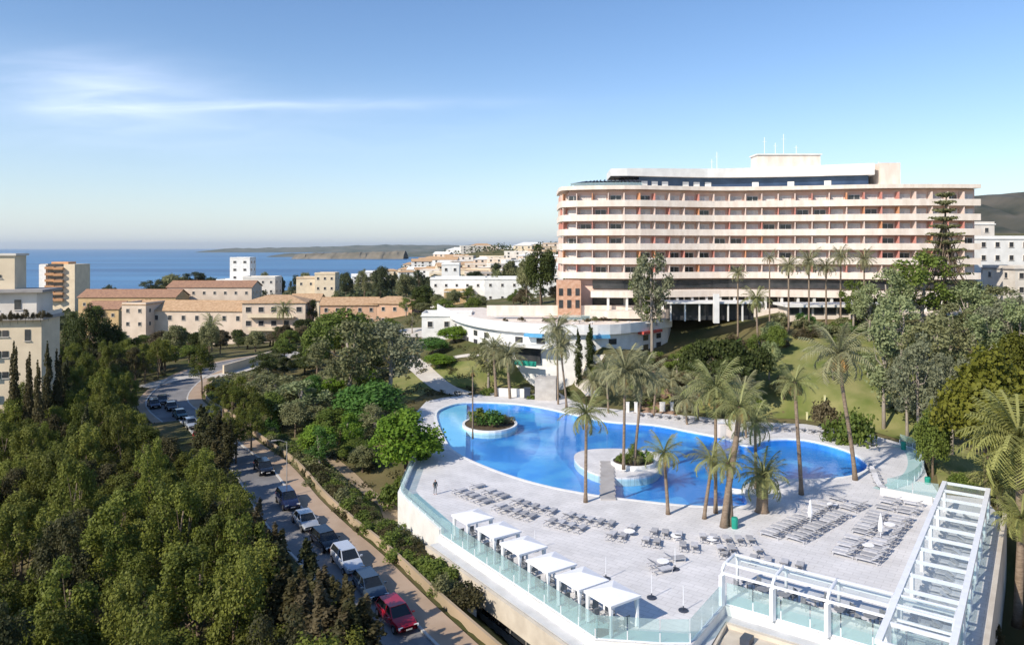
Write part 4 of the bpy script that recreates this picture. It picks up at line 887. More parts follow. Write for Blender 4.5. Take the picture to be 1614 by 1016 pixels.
palm_px(1192, 770, 0, 1190, 664, 2.6, 'palm', 'palm rising behind the stout short one', n=24)
palm_px(1263, 779, 0, 1253, 602, 2.4, 'palm', 'slim tall palm on the deck before the right-hand pool', n=20, r0=0.24)
palm_px(1348, 756, 0, 1322, 556, 3.9, 'palmgrey', 'very tall leaning palm with an orange skirt of dead fronds', n=30, skirt=22, r0=0.26)
palm_px(983, 738, 0.5, 985, 585, 3.2, 'palmgrey', 'left palm of the pair in the oval planter', n=36)
palm_px(1000, 733, 0.5, 1012, 592, 3.0, 'palmgrey', 'right palm of the pair in the oval planter', n=34)
palm_px(745, 690, 0.1, 745, 583, 1.1, 'palm', 'thin stem palm with a small orange crown on the round island', n=10, skirt=10, r0=0.12)
palm_px(893, 642, 0, 884, 545, 3.2, 'palmgrey', 'grey-green palm behind the pool beside the stone block', n=34)
palm_Y(880, 131, 878, 518, 3.0, 'palmgrey', 'grey palm in front of the curved building, behind the stone block', n=34)
palm_Y(805, 136, 800, 560, 3.2, 'palmgrey', 'bushy palm on the round lawn right of the thin stem palm', n=40, r0=0.3)
palm_Y(782, 138, 778, 548, 2.6, 'palmgrey', 'smaller bushy palm left of the one on the round lawn', n=34, r0=0.3)
palm_Y(1100, 119, 1100, 612, 2.8, 'palmgrey', 'grey palm behind the pool left of the tall clump palm', n=28)
palm_Y(960, 124, 956, 585, 2.8, 'palmgrey', 'grey palm on the far pool edge left of the planter pair', n=28)
for (px, Y, tpx, tp, rd, lb) in [(1085,116,1080,628,2.6,'grey palm behind the main pool, left of the tall clump palm'),(1178,108,1172,618,2.8,'pale palm right behind the tall leaning palm of the clump'),(1030,122,1034,600,2.6,'pale palm on the far pool edge right of the planter pair'),(1110,126,1108,585,2.8,'pale feathery palm at the foot of the spreading pine'),(1062,128,1058,596,2.4,'small feathery palm left of the spreading pine'),(1170,128,1168,590,2.6,'feathery palm at the right foot of the spreading pine'),(930,128,936,600,2.6,'pale palm between the stone block and the planter pair')]:
    palm_Y(px, Y, tpx, tp, rd, 'palmgrey', lb, n=30)
palm_Y(1213, 148, 1213, 405, 1.6, 'palmgrey', 'slender palm alone before the middle of the hotel', n=20, r0=0.16)
palm_Y(1195, 138, 1192, 470, 2.6, 'palm', 'low light-green palm before the hotel canopy', n=26)
for i, (px, tp, rd) in enumerate([(1243,418,2.1),(1275,412,2.8),(1302,420,2.1),(1325,404,2.3),(1362,408,2.4),(1163,430,1.8)]):
    palm_Y(px, 146+i*0.8, px, tp, rd, 'palmgrey', ['leftmost tall fan palm of the row before the hotel', 'fullest fan palm of the row before the hotel', 'third fan palm of the row before the hotel', 'fourth fan palm of the row before the hotel, with a compact top', 'rightmost tall fan palm of the row before the hotel', 'short-crowned fan palm left of the row before the hotel'][i], n=34, r0=0.2, group='fan palms before the hotel')
palm_Y(1612, 74, 1606, 690, 4.6, 'palmbig', 'large date palm with long drooping fronds at the right edge', n=70, r0=0.5)
palm_Y(1578, 80, 1572, 752, 2.4, 'palmbig', 'smaller drooping palm left of the large date palm', n=50, r0=0.4)
palm_Y(1604, 67, 1610, 815, 2.0, 'palmbig', 'low palm below the large date palm', n=44, r0=0.4)
palm_Y(783, 300, 783, 432, 2.6, 'palm', 'distant palm beside the white villa', n=20)
palm_Y(727, 290, 727, 470, 2.4, 'palm', 'distant palm before the pale yellow villa', n=20)
palm_Y(334, 222, 334, 510, 3.2, 'palm', 'palm in front of the long terracotta-roofed house', n=26)
palm_Y(447, 235, 447, 488, 3.4, 'palm', 'palm in front of the terracotta-roofed house with balconies', n=26)
# ---------------------------------------------------------------- the hotel
HF = smooth([(PX(879,190),190),(PX(881,181),181),(PX(885,172.5),172.5),(PX(897,170.3),170.3),(PX(908,170.0),170.0),(PX(950,168.5),168.5),(PX(1000,168),168),(PX(1060,170),170),(PX(1140,172),172),(PX(1250,170),170),(PX(1330,167),167),(PX(1400,165),165),(PX(1470,164.5),164.5),(PX(1545,165),165)], 6)
def resample(line, step):
    d = [0]; 
    for a, b in zip(line, line[1:]): d.append(d[-1]+math.hypot(b[0]-a[0], b[1]-a[1]))
    n = max(1, round(d[-1]/step)); o = []
    for k in range(n+1):
        s = d[-1]*k/n; i = 0
        while i < len(d)-2 and d[i+1] < s: i += 1
        t = (s-d[i])/max(d[i+1]-d[i], 1e-9); o.append((line[i][0]+(line[i+1][0]-line[i][0])*t, line[i][1]+(line[i+1][1]-line[i][1])*t))
    return o
HF = resample(HF, 3.75); NB = len(HF)-1      # outer line of the balconies; interior lies to its left (away from the camera)
hotel = empty('hotel_building', (60, 170, 14), 'large white and rose hotel block with long curved balcony bands', 'hotel')
fl = 3.33; z0 = 41.9
body_in = 1.9
m = MB(); m.prism(offset(HF, body_in) + offset(HF, 17)[::-1], 13.0, z0-0.4); 
me = m.mesh('wall', MT['hotel_wall']); bm = bmesh.new(); bm.from_mesh(me); bmesh.ops.triangulate(bm, faces=[f for f in bm.faces if len(f.verts) > 4]); bm.free()
m.build('wall', MT['hotel_wall'], hotel)
m = MB(); m.strip(HF, z0-0.35, z0+0.55, -0.3, 17.4); m.build('roof_slab', MT['hotel_white'], hotel)
wmesh = {}
def window_me(w_, h_, key, glassm):
    if key not in wmesh:
        m = MB(); m.box((0, 0, h_/2), (w_, 0.10, h_), mi=1)                      # pane block
        for x in (-w_/2, 0, w_/2): m.box((x, -0.06, h_/2), (0.09, 0.12, h_))
        for z in (0.04, h_-0.04): m.box((0, -0.06, z), (w_, 0.11, 0.09))
        wmesh[key] = m.mesh('window', [MT['white'], glassm])
    return wmesh[key]
rh = random.Random(4)
fin_me = {k: MB().box((0, 0.85, 1.35), (0.16, 1.75, 2.7)).mesh('balcony_partition', MT[k]) for k in ('fin_white', 'fin_rose', 'fin_orange')}
def rel(o, p): q = ORG[o]; return (p[0]-q[0], p[1]-q[1], p[2]-q[2])
for k in range(1, 7):
    zc = z0 - fl*k; zf = zc - 0.55
    m = MB(); m.strip(HF, zf-0.28, zf, 0.0, body_in+0.05); m.build('floor_slab', MT['hotel_white'], hotel)
    m = MB(); m.strip(HF, zf-0.42, zc+0.52, -0.22, 0.0); m.build('balcony_parapet', MT['hotel_white'], hotel)
    inn = offset(HF, body_in)
    for i in range(NB):
        a, b = inn[i], inn[i+1]; ang = atan2(b[1]-a[1], b[0]-a[0]); mid = ((a[0]+b[0])/2, (a[1]+b[1])/2)
        rr = rh.random(); gk = 'dark' if rr < 0.22 else ('rose' if False else 'curtain')
        if i < 1: continue
        me = window_me(2.5, 2.25, gk, MT['glass_dark'] if gk == 'dark' else MT['curtain'])
        child('window', me, hotel, rel(hotel, (mid[0]+sin(ang)*0.04, mid[1]-cos(ang)*0.04, zf+0.02)), (0, 0, ang))
        a = HF[i]; f0 = 'fin_white' if rh.random() < 0.66 else ('fin_rose' if rh.random() < 0.75 else 'fin_orange')
        child('balcony_partition', fin_me[f0], hotel, rel(hotel, (a[0]-sin(ang)*0.06, a[1]+cos(ang)*0.06, zf+0.01)), (0, 0, ang))
        if rh.random() < 0.10 and k > 2:   # pairs of half-drawn awning blinds
            pass
    # white end wall with side balconies at the left end is the same band turning the corner
# recess, canopy and ground floor
low = [p for p in HF if p[0] > PX(918, 170)]
m = MB(); m.strip(low, 18.6, 20.6, 1.0, 1.85); m.build('dark_glazing', MT['glass_dark'], hotel)
m = MB(); m.strip(low, 16.9, 18.3, -4.5, 1.6); m.build('canopy', MT['hotel_white'], hotel)
m = MB(); m.strip(low, 13.6, 16.9, 0.4, 1.85); m.build('ground_glazing', MT['glass_dark'], hotel)
for i in range(1, len(low)-1):
    a = offset(low, -3.9)[i]; m = MB(); m.box((a[0], a[1], 15.4), (0.5, 0.5, 3.0)); m.build('column', MT['white'], hotel)
    a = offset(low, 0.25)[i]; m = MB(); m.box((a[0], a[1], 15.2), (0.35, 0.25, 3.3)); m.build('mullion', MT['white'], hotel)
m = MB(); m.strip(low, 12.5, 14.1, -7.5, 1.0); m.build('terrace', MT['hotel_white'], hotel)
# orange stone entrance volume at the left
m = MB(); m.box((PX(897,166), 168, 16.5), (5.2, 6, 8.2)); m.build('stone_volume', MT['brick_orange'], hotel)
for k in range(3):
    m = MB(); m.box((PX(884+13*k,165), 164.92, 18.1), (0.9, 0.1, 1.6)); m.build('window', MT['glass_dark'], hotel)
    m = MB(); m.box((PX(884+13*k,165), 164.92, 15.4), (0.9, 0.1, 1.8)); m.build('window', MT['glass_dark'], hotel)
# penthouse
ph = [p for p in resample(HF, 1.0) if PX(1012,170) < p[0] < PX(1378,166)]; ph = resample(ph, 2.6); lift = [0]*len(ph)
m = MB(); m.strip(offset(ph, 4.0), z0+0.5, z0+3.0, 0, 11); m.build('penthouse_glazing', MT['glass_blue'], hotel)
n = len(ph)
for i in range(n-1):
    if rh.random() < 0.55:
        a, b = offset(ph, 3.9)[i], offset(ph, 3.9)[i+1]; ang = atan2(b[1]-a[1], b[0]-a[0]); m = MB(); m.box(((a[0]+b[0])/2, (a[1]+b[1])/2, z0+1.2), (1.5, 0.2, 1.5), ang); m.build('white_panel', MT['white'], hotel)
m = MB(); full = [p for p in resample(HF, 1.0) if PX(962,170) < p[0] < PX(1384,166)]
m.strip(resample(full, 4), z0+3.0, [z0+4.7+1.0*k/max(1, len(resample(full, 4))-1) for k in range(len(resample(full, 4)))], 2.6, 15); m.build('penthouse_roof', MT['white'], hotel)
m = MB(); m.box((PX(1395,171), 173, z0+2.9), (4.6, 9, 5.8)); m.build('stair_tower', MT['hotel_white'], hotel)
m = MB(); m.box((PX(1240,178), 179, z0+5.8), (15.2, 5, 5.6)); m.build('lift_tower', MT['hotel_white'], hotel)
m = MB(); m.box((PX(1240,178), 179, z0+8.75), (15.8, 5.6, 0.3)); m.build('lift_tower_cap', MT['white'], hotel)
for px, hh_ in ((1205, 4.2), (1222, 2.8), (1235, 5.0), (1130, 4.4), (1122, 2.6), (1255, 2.2), (1385, 2.0)):
    m = MB(); zz = z0+8.9 if 1195 < px < 1285 else z0+4.9; Y = 178 if zz > z0+8 else 176; m.tube([(PX(px,Y), Y, zz), (PX(px,Y), Y, zz+hh_)], 0.07, 5); m.box((PX(px,Y), Y, zz+hh_*0.75), (1.0, 0.05, 0.06)); m.build('antenna', MT['white_metal'], hotel)
# dark roof pergola at the left, slats on a frame
pg = [p for p in resample(HF, 1.0) if PX(893,176) < p[0] < PX(1015,168) and p[1] < 178]
m = MB(); A = offset(pg, 1.2); B_ = offset(pg, 8.0)
for i in range(len(pg)):
    t = i/(len(pg)-1); m.bar((*A[i], z0+1.1+0.5*t), (*B_[i], z0+2.1+0.9*t), 0.22, 0.35)
m.build('roof_louvres', MT['dark_metal'], hotel)
m = MB(); m.strip(pg, z0+0.9, z0+1.3, 1.0, 1.3); m.strip(pg, z0+1.9, z0+2.3, 7.8, 8.2)
for i in range(0, len(pg), 6): m.box((A[i][0], A[i][1], z0+0.8), (0.2, 0.2, 0.8)); m.box((B_[i][0], B_[i][1], z0+1.3), (0.2, 0.2, 1.7))
m.build('louvre_frame', MT['dark_metal'], hotel)
m = MB(); m.strip(pg, z0+0.5, z0+1.2, 3.0, 5.0); m.build('dark_terrace_bar', MT['glass_blue'], hotel)
m = MB(); m.strip(resample(pg,3), z0+0.5, z0+1.25, -0.15, -0.1); m.build('glass_balustrade', MT['glass_clear'], hotel)

# annexes in front of the hotel
an = empty('terrace_annex', (PX(1320,152), 152, 13), 'long low white annex with dark openings below the palms', 'building')
m = MB(); m.box((PX(1320,154), 155, 14.2), (22, 6, 3.2)); m.build('wall', MT['hotel_white'], an)
m = MB(); m.box((PX(1320,154), 154.6, 16.05), (24, 8, 0.5)); m.build('roof', MT['white'], an)
for k in range(8): m = MB(); m.box((PX(1320,152)-9+k*2.55, 151.95, 14.9), (2.0, 0.14, 1.5)); m.build('window', MT['glass_dark'], an)
gl_ = empty('glass_pavilion', (PX(1120,154), 154, 12.5), 'pale flat-roofed pavilion with glass front below the hotel canopy', 'pavilion')
m = MB(); m.box((PX(1120,155), 155, 16.6), (20, 6, 0.35)); m.build('roof', MT['white'], gl_)
m = MB(); m.box((PX(1120,155), 156, 14.6), (18, 3, 3.6)); m.build('glazing', MT['glass_dark'], gl_)
for k in range(7): m = MB(); m.box((PX(1120,155)-9+k*3, 152.6, 14.6), (0.3, 0.3, 3.7)); m.build('column', MT['white'], gl_)
m = MB(); m.box((PX(1132,155)-1.5, 151.2, 15.5), (1.1, 0.8, 6.0)); m.build('white_pillar', MT['white'], gl_)
# white building right of the hotel
def boxhouse(name, px, Y, z, w_, d_, h_, wallm, roofm, label, cat='house', roof='flat', rz=0.0, rows=2, cols=4, group=None, wd=1.1, wh=1.3, eave=0.5, rh_=None, side=True, chimney=False):
    x = PX(px, Y); o = empty(name, (x, Y + d_/2*cos(rz), z), label, cat, group, rz, world=False)
    m = MB(); m.box((0, 0, h_/2-1.0), (w_, d_, h_+2)); me = m.mesh('wall', MT[wallm]); 
    if roof in ('gable', 'gable_x'):
        rh2 = rh_ or d_*0.22; m2 = MB()
        if roof == 'gable_x':   # ridge runs front to back
            rh2 = rh_ or w_*0.22
            for s in (-1, 1): m.v += []; 
            m.face([(-w_/2, -d_/2, h_), (w_/2, -d_/2, h_), (0, -d_/2, h_+rh2)]); m.face([(w_/2, d_/2, h_), (-w_/2, d_/2, h_), (0, d_/2, h_+rh2)])
            e = eave; k = rh2/(w_/2)
            m2.v += [(-w_/2-e, -d_/2-e, h_-e*k+0.05), (0, -d_/2-e, h_+rh2+0.05), (w_/2+e, -d_/2-e, h_-e*k+0.05), (-w_/2-e, d_/2+e, h_-e*k+0.05), (0, d_/2+e, h_+rh2+0.05), (w_/2+e, d_/2+e, h_-e*k+0.05)]
        else:
            m.face([(-w_/2, -d_/2, h_), (-w_/2, d_/2, h_), (-w_/2, 0, h_+rh2)]); m.face([(w_/2, d_/2, h_), (w_/2, -d_/2, h_), (w_/2, 0, h_+rh2)])
            e = eave; k = rh2/(d_/2)
            m2.v += [(-w_/2-e, -d_/2-e, h_-e*k+0.05), (-w_/2-e, 0, h_+rh2+0.05), (-w_/2-e, d_/2+e, h_-e*k+0.05), (w_/2+e, -d_/2-e, h_-e*k+0.05), (w_/2+e, 0, h_+rh2+0.05), (w_/2+e, d_/2+e, h_-e*k+0.05)]
        nv = len(m2.v); m2.v += [(a, b, c+0.22) for a, b, c in m2.v]
        for q in ((0,1,4,3), (1,2,5,4)): m2.f.append([i+6 for i in q]); m2.m.append(0); m2.f.append(list(q[::-1])); m2.m.append(0)
        for q in ((0,3), (3,4), (4,5), (5,2), (2,1), (1,0)): m2.f.append([q[0], q[1], q[1]+6, q[0]+6]); m2.m.append(0)
        me = m.mesh('wall', MT[wallm]); child('wall', me, o)
        rm = m2.mesh('roof', MT[roofm]); bm = bmesh.new(); bm.from_mesh(rm); bmesh.ops.recalc_face_normals(bm, faces=bm.faces); bm.to_mesh(rm); bm.free(); ro = child('roof', rm, o)
        # ridge tiles and eave boards
        m3 = MB(); m3.bar(m2.v[7], m2.v[10], 0.3, 0.18); child('ridge', m3.mesh('ridge', MT[roofm]), ro)
    elif roof == 'hip':
        rh2 = rh_ or min(w_, d_)*0.2; e = eave; m2 = MB(); i = w_/2 - d_/2 if w_ > d_ else 0; j = d_/2 - w_/2 if d_ > w_ else 0
        b4 = [(-w_/2-e, -d_/2-e), (w_/2+e, -d_/2-e), (w_/2+e, d_/2+e), (-w_/2-e, d_/2+e)]
        m2.v = [(x, y, h_+0.01) for x, y in b4] + [(x, y, h_+0.22) for x, y in b4] + [(-i, -j, h_+rh2), (i, j, h_+rh2)]
        m2.f = [[3,2,1,0], [0,1,5,4], [1,2,6,5], [2,3,7,6], [3,0,4,7], [4,5,9,8] if w_ > d_ else [4,5,8], [5,6,9] if w_ > d_ else [5,6,9,8], [6,7,8,9] if w_ > d_ else [6,7,9], [7,4,8] if w_ > d_ else [7,4,8,9]]; m2.m = [0]*9
        child('wall', me, o); ro = child('roof', m2.mesh('roof', MT[roofm]), o)
    else:
        child('wall', me, o)
        m2 = MB(); m2.box((0, 0, h_+0.06), (w_+eave, d_+eave, 0.30)); ro = child('roof', m2.mesh('roof', MT[roofm]), o)
        m3 = MB(); 
        for s in (-1, 1): m3.box((0, s*(d_/2-0.1), h_+0.5), (w_, 0.2, 0.6)); m3.box((s*(w_/2-0.1), 0, h_+0.5), (0.2, d_-0.4, 0.6))
        child('roof_parapet', m3.mesh('roof_parapet', MT[wallm]), o)
    if chimney: m4 = MB(); m4.box((w_*0.2, 0, h_+1.6), (0.9, 0.9, 2.2)); child('chimney', m4.mesh('chimney', MT[wallm]), ro)
    if rows and cols:
        key = ('hw', wd, wh)
        if key not in wmesh:
            mm = MB(); mm.box((0, 0.02, 0), (wd, 0.1, wh), mi=1); mm.box((0, -0.04, -wh/2-0.06), (wd+0.3, 0.22, 0.12)); mm.box((0, -0.03, wh/2+0.05), (wd+0.16, 0.16, 0.1))
            for s in (-1, 1): mm.box((s*(wd/2+0.04), -0.03, 0), (0.08, 0.16, wh))
            wmesh[key] = mm.mesh('window', [MT['offwhite'], MT['glass_dark']])
        fh = h_/rows
        for r_ in range(rows):
            for c in range(cols):
                xx = -w_/2 + w_*(c+0.5)/cols; child('window', wmesh[key], o, (xx, -d_/2-0.03, fh*(r_+0.55)))
            if side:
                nc = max(1, int(d_/4.5)); ss = 1 if x > 0 else -1
                for c in range(nc): child('window', wmesh[key], o, (-ss*(w_/2+0.03), -d_/2 + d_*(c+0.5)/nc, fh*(r_+0.55)), (0, 0, -ss*pi/2))
                for c in range(nc): 
                    if w_*F/Y > 60: child('window', wmesh[key], o, (ss*(w_/2+0.03), -d_/2 + d_*(c+0.5)/nc, fh*(r_+0.55)), (0, 0, ss*pi/2))
    return o
B = boxhouse
B('apartment_block', 1572, 195, 13, 26, 14, 17.5, 'white', 'white', 'plain white block right of the hotel under the dark hill', 'building', rows=5, cols=7)
B('apartment_block', 1640, 172, 13, 12, 12, 10, 'offwhite', 'grey_conc', 'lower pale block at the right frame edge beyond the trees', 'building', rows=3, cols=4)
B('apartment_block', 1530, 215, 16, 14, 10, 19.0, 'offwhite', 'white', 'pale block showing just behind the right end of the hotel', 'building', rows=5, cols=3)

# ---------------------------------------------------------------- curved white building with roof terrace
AR = resample(smooth([(PX(690,196),196),(PX(708,178),178),(PX(735,163),163),(PX(780,152),152),(PX(840,146),146),(PX(900,143.5),143.5),(PX(960,144),144),(PX(1010,149),149),(PX(1058,158),158)], 6), 2.6)
zr = 12.6
cb = empty('curved_building', (PX(880,150), 150, 6), 'white building with a long curved roof edge in the middle of the garden', 'building')
m = MB(); m.prism(offset(AR, 0.9) + [(PX(1058,165), 165.5), (PX(960,165), 165.5), (PX(860,172),172), (PX(760,198), 198)], -1.5, zr-1.3); m.build('wall', MT['white'], cb)
m = MB(); m.strip(AR, zr-1.6, zr+0.35, -0.2, 0.15); m.build('roof_fascia', MT['white'], cb)
m = MB(); m.prism(offset(AR, 0.1) + [(PX(1058,165), 166), (PX(960,165), 166), (PX(860,172),172.5), (PX(760,198), 198.5)], zr-1.3, zr-0.7); m.build('roof_terrace', MT['hotel_white'], cb)
inn = offset(AR, 0.86)
for i in range(2, len(AR)-1, 2):
    a, b = inn[i], inn[i+1]; ang = atan2(b[1]-a[1], b[0]-a[0]); mid = ((a[0]+b[0])/2, (a[1]+b[1])/2)
    for zz, hh2, pr in ((9.4, 1.1, 0.75), (6.9, 2.2, 0.8)):
        if rh.random() < pr:
            m = MB(); m.box((mid[0], mid[1], zz), (1.8, 0.14, hh2), ang); m.build('window', MT['glass_dark'], cb)
def seg(pa, pb): return resample([p for p in resample(AR, 0.5) if PX(pa, 148) < p[0] < PX(pb, 148)], 1.5)
m = MB(); m.strip(seg(826, 858), zr-2.3, zr-1.65, -0.9, 0.8); m.build('blue_awning', MT['blue_awn'], cb)
m = MB(); m.strip(seg(925, 958), zr-2.3, zr-1.65, -0.9, 0.8); m.build('blue_awning', MT['blue_awn'], cb)
m = MB(); m.strip(seg(1010, 1050), zr-2.2, zr-1.65, -0.7, 0.8); m.build('red_awning', MT['red_awn'], cb)
sg = seg(812, 850); m = MB(); m.strip(sg, 5.0, 8.2, 0.2, 0.82); m.build('dark_opening', MT['glass_dark'], cb)
m = MB(); m.strip(sg, 4.6, 5.6, -1.6, -1.4); m.build('teal_balustrade', MT['green_bin'], cb)
m = MB(); m.strip(seg(780, 870), 8.3, 8.8, -2.2, 0.8); m.build('porch_roof', MT['white'], cb)
for i, (px, Y) in enumerate([(800,168),(905,160)]):
    m = MB(); m.box((PX(px,Y), Y, zr+0.2), (7, 0.08, 1.1), -0.1 if px < 850 else 0.0); m.build('glass_balustrade', MT['glass_clear'], cb)
m = MB(); m.box((PX(885,166), 166, zr+1.2), (34, 0.4, 2.4)); m.build('terrace_wall', MT['hotel_white'], cb)
for i in range(14):
    px = rh.uniform(780, 1030); Y = rh.uniform(157, 163); plant('bush', PX(px, Y), Y, zr-0.72, rh.uniform(0.9, 1.6), rh.uniform(1.2, 2.4), 'olive' if i % 2 else 'brown', 'potted_shrub', 'potted shrub on the roof terrace of the curved building', 'shrub', 'potted shrubs on the curved roof terrace')
for i in range(10):
    px = rh.uniform(900, 1040); Y = rh.uniform(150, 156); x = PX(px, Y)
    o = empty('terrace_table', (x, Y, zr-0.7), 'small white table with a parasol stub on the roof terrace of the curved building', 'table', 'tables on the curved roof terrace', world=False)
    m = MB(); m.tube([(0,0,0.70),(0,0,0.75)], 0.55, 10); child('table_top', m.mesh('table_top', MT['white']), o); m = MB(); m.tube([(0,0,0),(0,0,0.70)], 0.05, 6); m.tube([(0,0,0),(0,0,0.04)], 0.3, 10); child('leg', m.mesh('leg', MT['dark_metal']), o)
# left wing wall and the retaining walls
B('garden_pavilion', 704, 176, 3, 12, 8, 8.6, 'white', 'white', 'white block at the left end of the curved building', 'building', rows=2, cols=3)
def wall_th(name, pts, z0_, z1_, t, mt, label, cat='wall'):
    o = MB(); o.strip(pts, z0_, z1_, -t/2, t/2); r = o.build(name, MT[mt]); return tag(r, label, cat)
MT['stoneblock'] = mat('pale_stone_block', (0.52, 0.49, 0.45), (0.42, 0.39, 0.36), 0.85, 1.0, bump=0.4, bscale=3)
x, y = P(862, 634); m = MB(); m.box((x, y+3.6, 1.9), (3.9, 3.6, 4.1), -0.1); tag(m.build('stone_block', MT['stoneblock'], bevel=0.06), 'sloping pale stone block behind the pool', 'stone block')
x, y = P(812, 626); wall_th('garden_wall', [(x-3.6, y+1.4), (x+2.6, y+0.4)], -0.2, 1.5, 0.4, 'white', 'low white wall left of the pale stone block')
x, y = P(824, 626); m = MB(); m.box((x+0.8, y-0.4, 0.9), (1.1, 0.9, 1.8)); m.box((x+0.8, y-0.4, 1.85), (1.3, 1.1, 0.12)); tag(m.build('dark_cabinet', MT['dark_metal']), 'dark cabinet standing at the low white wall', 'cabinet')

# ---------------------------------------------------------------- houses on the left and in the distance
# cream apartment block, near left
ab = empty('apartment_block', (PX(62,110), 110.5, -4.5), 'cream stepped apartment block at the left edge, behind the wood', 'building')
X1 = PX(62, 110); m = MB(); m.box((X1-13, 113.9, 6.4), (26, 6.8, 21.6)); m.build('wall', MT['cream'], ab)
m = MB(); m.box((X1-12.9, 113.7, 17.42), (26.8, 8.0, 0.45)); m.build('roof_slab', MT['grey_conc'], ab)
m = MB(); m.box((X1-11.9, 116.6, 19.4), (20, 6, 3.5)); m.build('set_back_storey', MT['offwhite'], ab)
m = MB(); m.box((X1-11.6, 116.2, 21.4), (22, 7.6, 0.4)); m.build('roof_slab', MT['grey_conc'], ab)
m = MB(); m.box((X1-12.2, 117.4, 24.2), (13, 4, 5.2)); m.build('upper_block', MT['cream'], ab)
m = MB(); m.box((X1-12.2, 117.4, 27.0), (13.6, 4.6, 0.35)); m.build('roof_slab', MT['offwhite'], ab)
def flatwin(o, x, y, z, w_, h_, mt='glass_dark', name='window', rz=0.0):
    m = MB(); m.box((x, y, z), (w_, 0.12, h_), rz); f = m.build(name, MT[mt], o)
    m = MB(); m.box((x - sin(rz)*0.05*-1, y-0.03, z-h_/2-0.06), (w_+0.3, 0.22, 0.1), rz); ORG[f] = ORG[o]; m.build('sill', MT['offwhite'], f); return f
for zz in (15.2, 12.1, 9.0):
    flatwin(ab, X1-5.9, 110.45, zz, 0.75, 0.95); flatwin(ab, X1-4.9, 110.45, zz, 0.75, 0.95)
    if zz > 15: flatwin(ab, X1-1.9, 110.45, zz-0.3, 0.7, 1.7)
for k in range(4): flatwin(ab, X1-4.5-3.2*k, 113.55, 19.3, 0.9, 1.5)
for k in range(3): flatwin(ab, X1-8-2.2*k, 115.35, 23.6, 0.8, 0.5)
for zz in (14.0, 10.9, 7.8, 4.7):   # balconies at its left part
    m = MB(); m.box((X1-12.4, 109.4, zz), (7.4, 2.2, 0.25)); m.box((X1-12.4, 108.36, zz+0.55), (7.4, 0.12, 0.9)); m.build('balcony', MT['cream'], ab)
    m = MB(); m.box((X1-12.4, 110.44, zz+1.3), (5.6, 0.12, 2.0)); m.build('balcony_door', MT['grey_conc'], ab)
m = MB(); m.strip([(X1-25, 109.6), (X1+0.3, 109.6), (X1+0.3, 117.4)], 17.65, 18.3, 0.0, 0.15); m.build('roof_railing', MT['offwhite'], ab)
ab.rotation_euler.z = 0.2
for k in range(7): T('bush', 4+12*k, 108.5-0.9*(6-k), 488-(k % 2)*4, 13, 'brown', 'bush', 'potted shrub on the terrace of the cream apartment block', 'shrub', 'potted shrubs on the terrace', z=17.6)
# orange balcony tower
tw = empty('apartment_tower', (PX(88,385), 390, -9), 'tower with orange balconies in front of the sea at the left', 'building')
xt = PX(62,385); m = MB(); m.box((xt+8.2, 394, 5), (18.6, 14, 29)); m.build('wall', MT['cream'], tw)
m = MB(); m.box((xt+1.0, 386.6, 5), (3.6, 1.4, 28.6)); m.build('white_pier', MT['white'], tw)
for k in range(6):
    zz = 17.6-3.3*k; 
    for j in range(2): m = MB(); m.box((xt+5.2+4.6*j, 385.6, zz-0.35*j), (4.3, 2.6, 1.2), 0.25); m.build('balcony', MT['orange_wall'], tw)
    m = MB(); m.box((xt+7.4, 386.9, zz+1.4), (8, 0.3, 1.5)); m.build('dark_opening', MT['glass_dark'], tw)
m = MB(); m.box((xt+8, 393, 19.9), (9, 7, 1.6)); m.build('roof_block', MT['orange_wall'], tw)
# terracotta houses
B('row_house', 292, 262, -6, 46, 13, 11.6, 'pinkish', 'terracotta', 'long pale house with a bright terracotta roof behind the bend', roof='gable', rz=-0.10, rows=2, cols=9, wd=1.3, wh=1.7, rh_=3.0)
B('row_house', 214, 258, -6, 9, 14, 14.0, 'pinkish', 'terracotta', 'pale pink gable-ended house at the left end of the long house', roof='flat', rz=-0.1, rows=3, cols=2)
B('row_house', 430, 258, -6, 22, 14, 14.5, 'pinkish', 'terracotta', 'house with balconies and a broad terracotta roof above the road', roof='hip', rz=0.05, rows=3, cols=5, wd=1.8, wh=1.8, rh_=2.6)
for k in range(2):
    x = PX(430, 258); o = MB(); o.box((x, 256.8, -6+5.2+4.6*k), (16, 2.4, 0.3)); o.box((x, 255.7, -6+5.8+4.6*k), (16, 0.15, 1.0)); tag(o.build('long_balcony', MT['cream']), ['lower long balcony on the house above the road', 'upper long balcony on the house above the road'][k], 'balcony')
B('row_house', 200, 330, -8, 44, 14, 13.8, 'ochre', 'terracotta_old', 'long ochre house with a faded red roof behind the pale pink gable', roof='gable', rows=2, cols=8, rh_=3.0)
B('row_house', 330, 345, -8, 40, 14, 17.5, 'pinkish', 'terracotta_old', 'wide house with a dark red roof behind the bright terracotta roof', roof='gable', rows=3, cols=8, rh_=2.6)
B('row_house', 160, 300, -8, 14, 12, 11, 'ochre', 'terracotta_old', 'small ochre house at the far left of the terracotta roofs', roof='gable', rows=2, cols=3)
B('terraced_house', 548, 262, 0, 20, 11, 7.6, 'peach', 'terracotta', 'peach house with an old tile roof, left half', roof='gable', rz=0.06, rows=2, cols=5, rh_=2.2)
B('terraced_house', 617, 262, 0, 17, 12, 8.0, 'peach', 'terracotta', 'peach house with a gable turned to the right, right half', roof='hip', rz=-0.15, rows=2, cols=4, rh_=2.4)
B('terraced_house', 480, 300, 0, 12, 10, 6.5, 'cream', 'terracotta', 'cream house between the peach house and the house with balconies', roof='gable', rows=2, cols=3)
B('water_tower', 378, 420, -9, 11.5, 10, 31, 'white', 'white', 'slim white tower block standing up before the sea', 'tower', rows=7, cols=2, wd=1.6, eave=0.0)
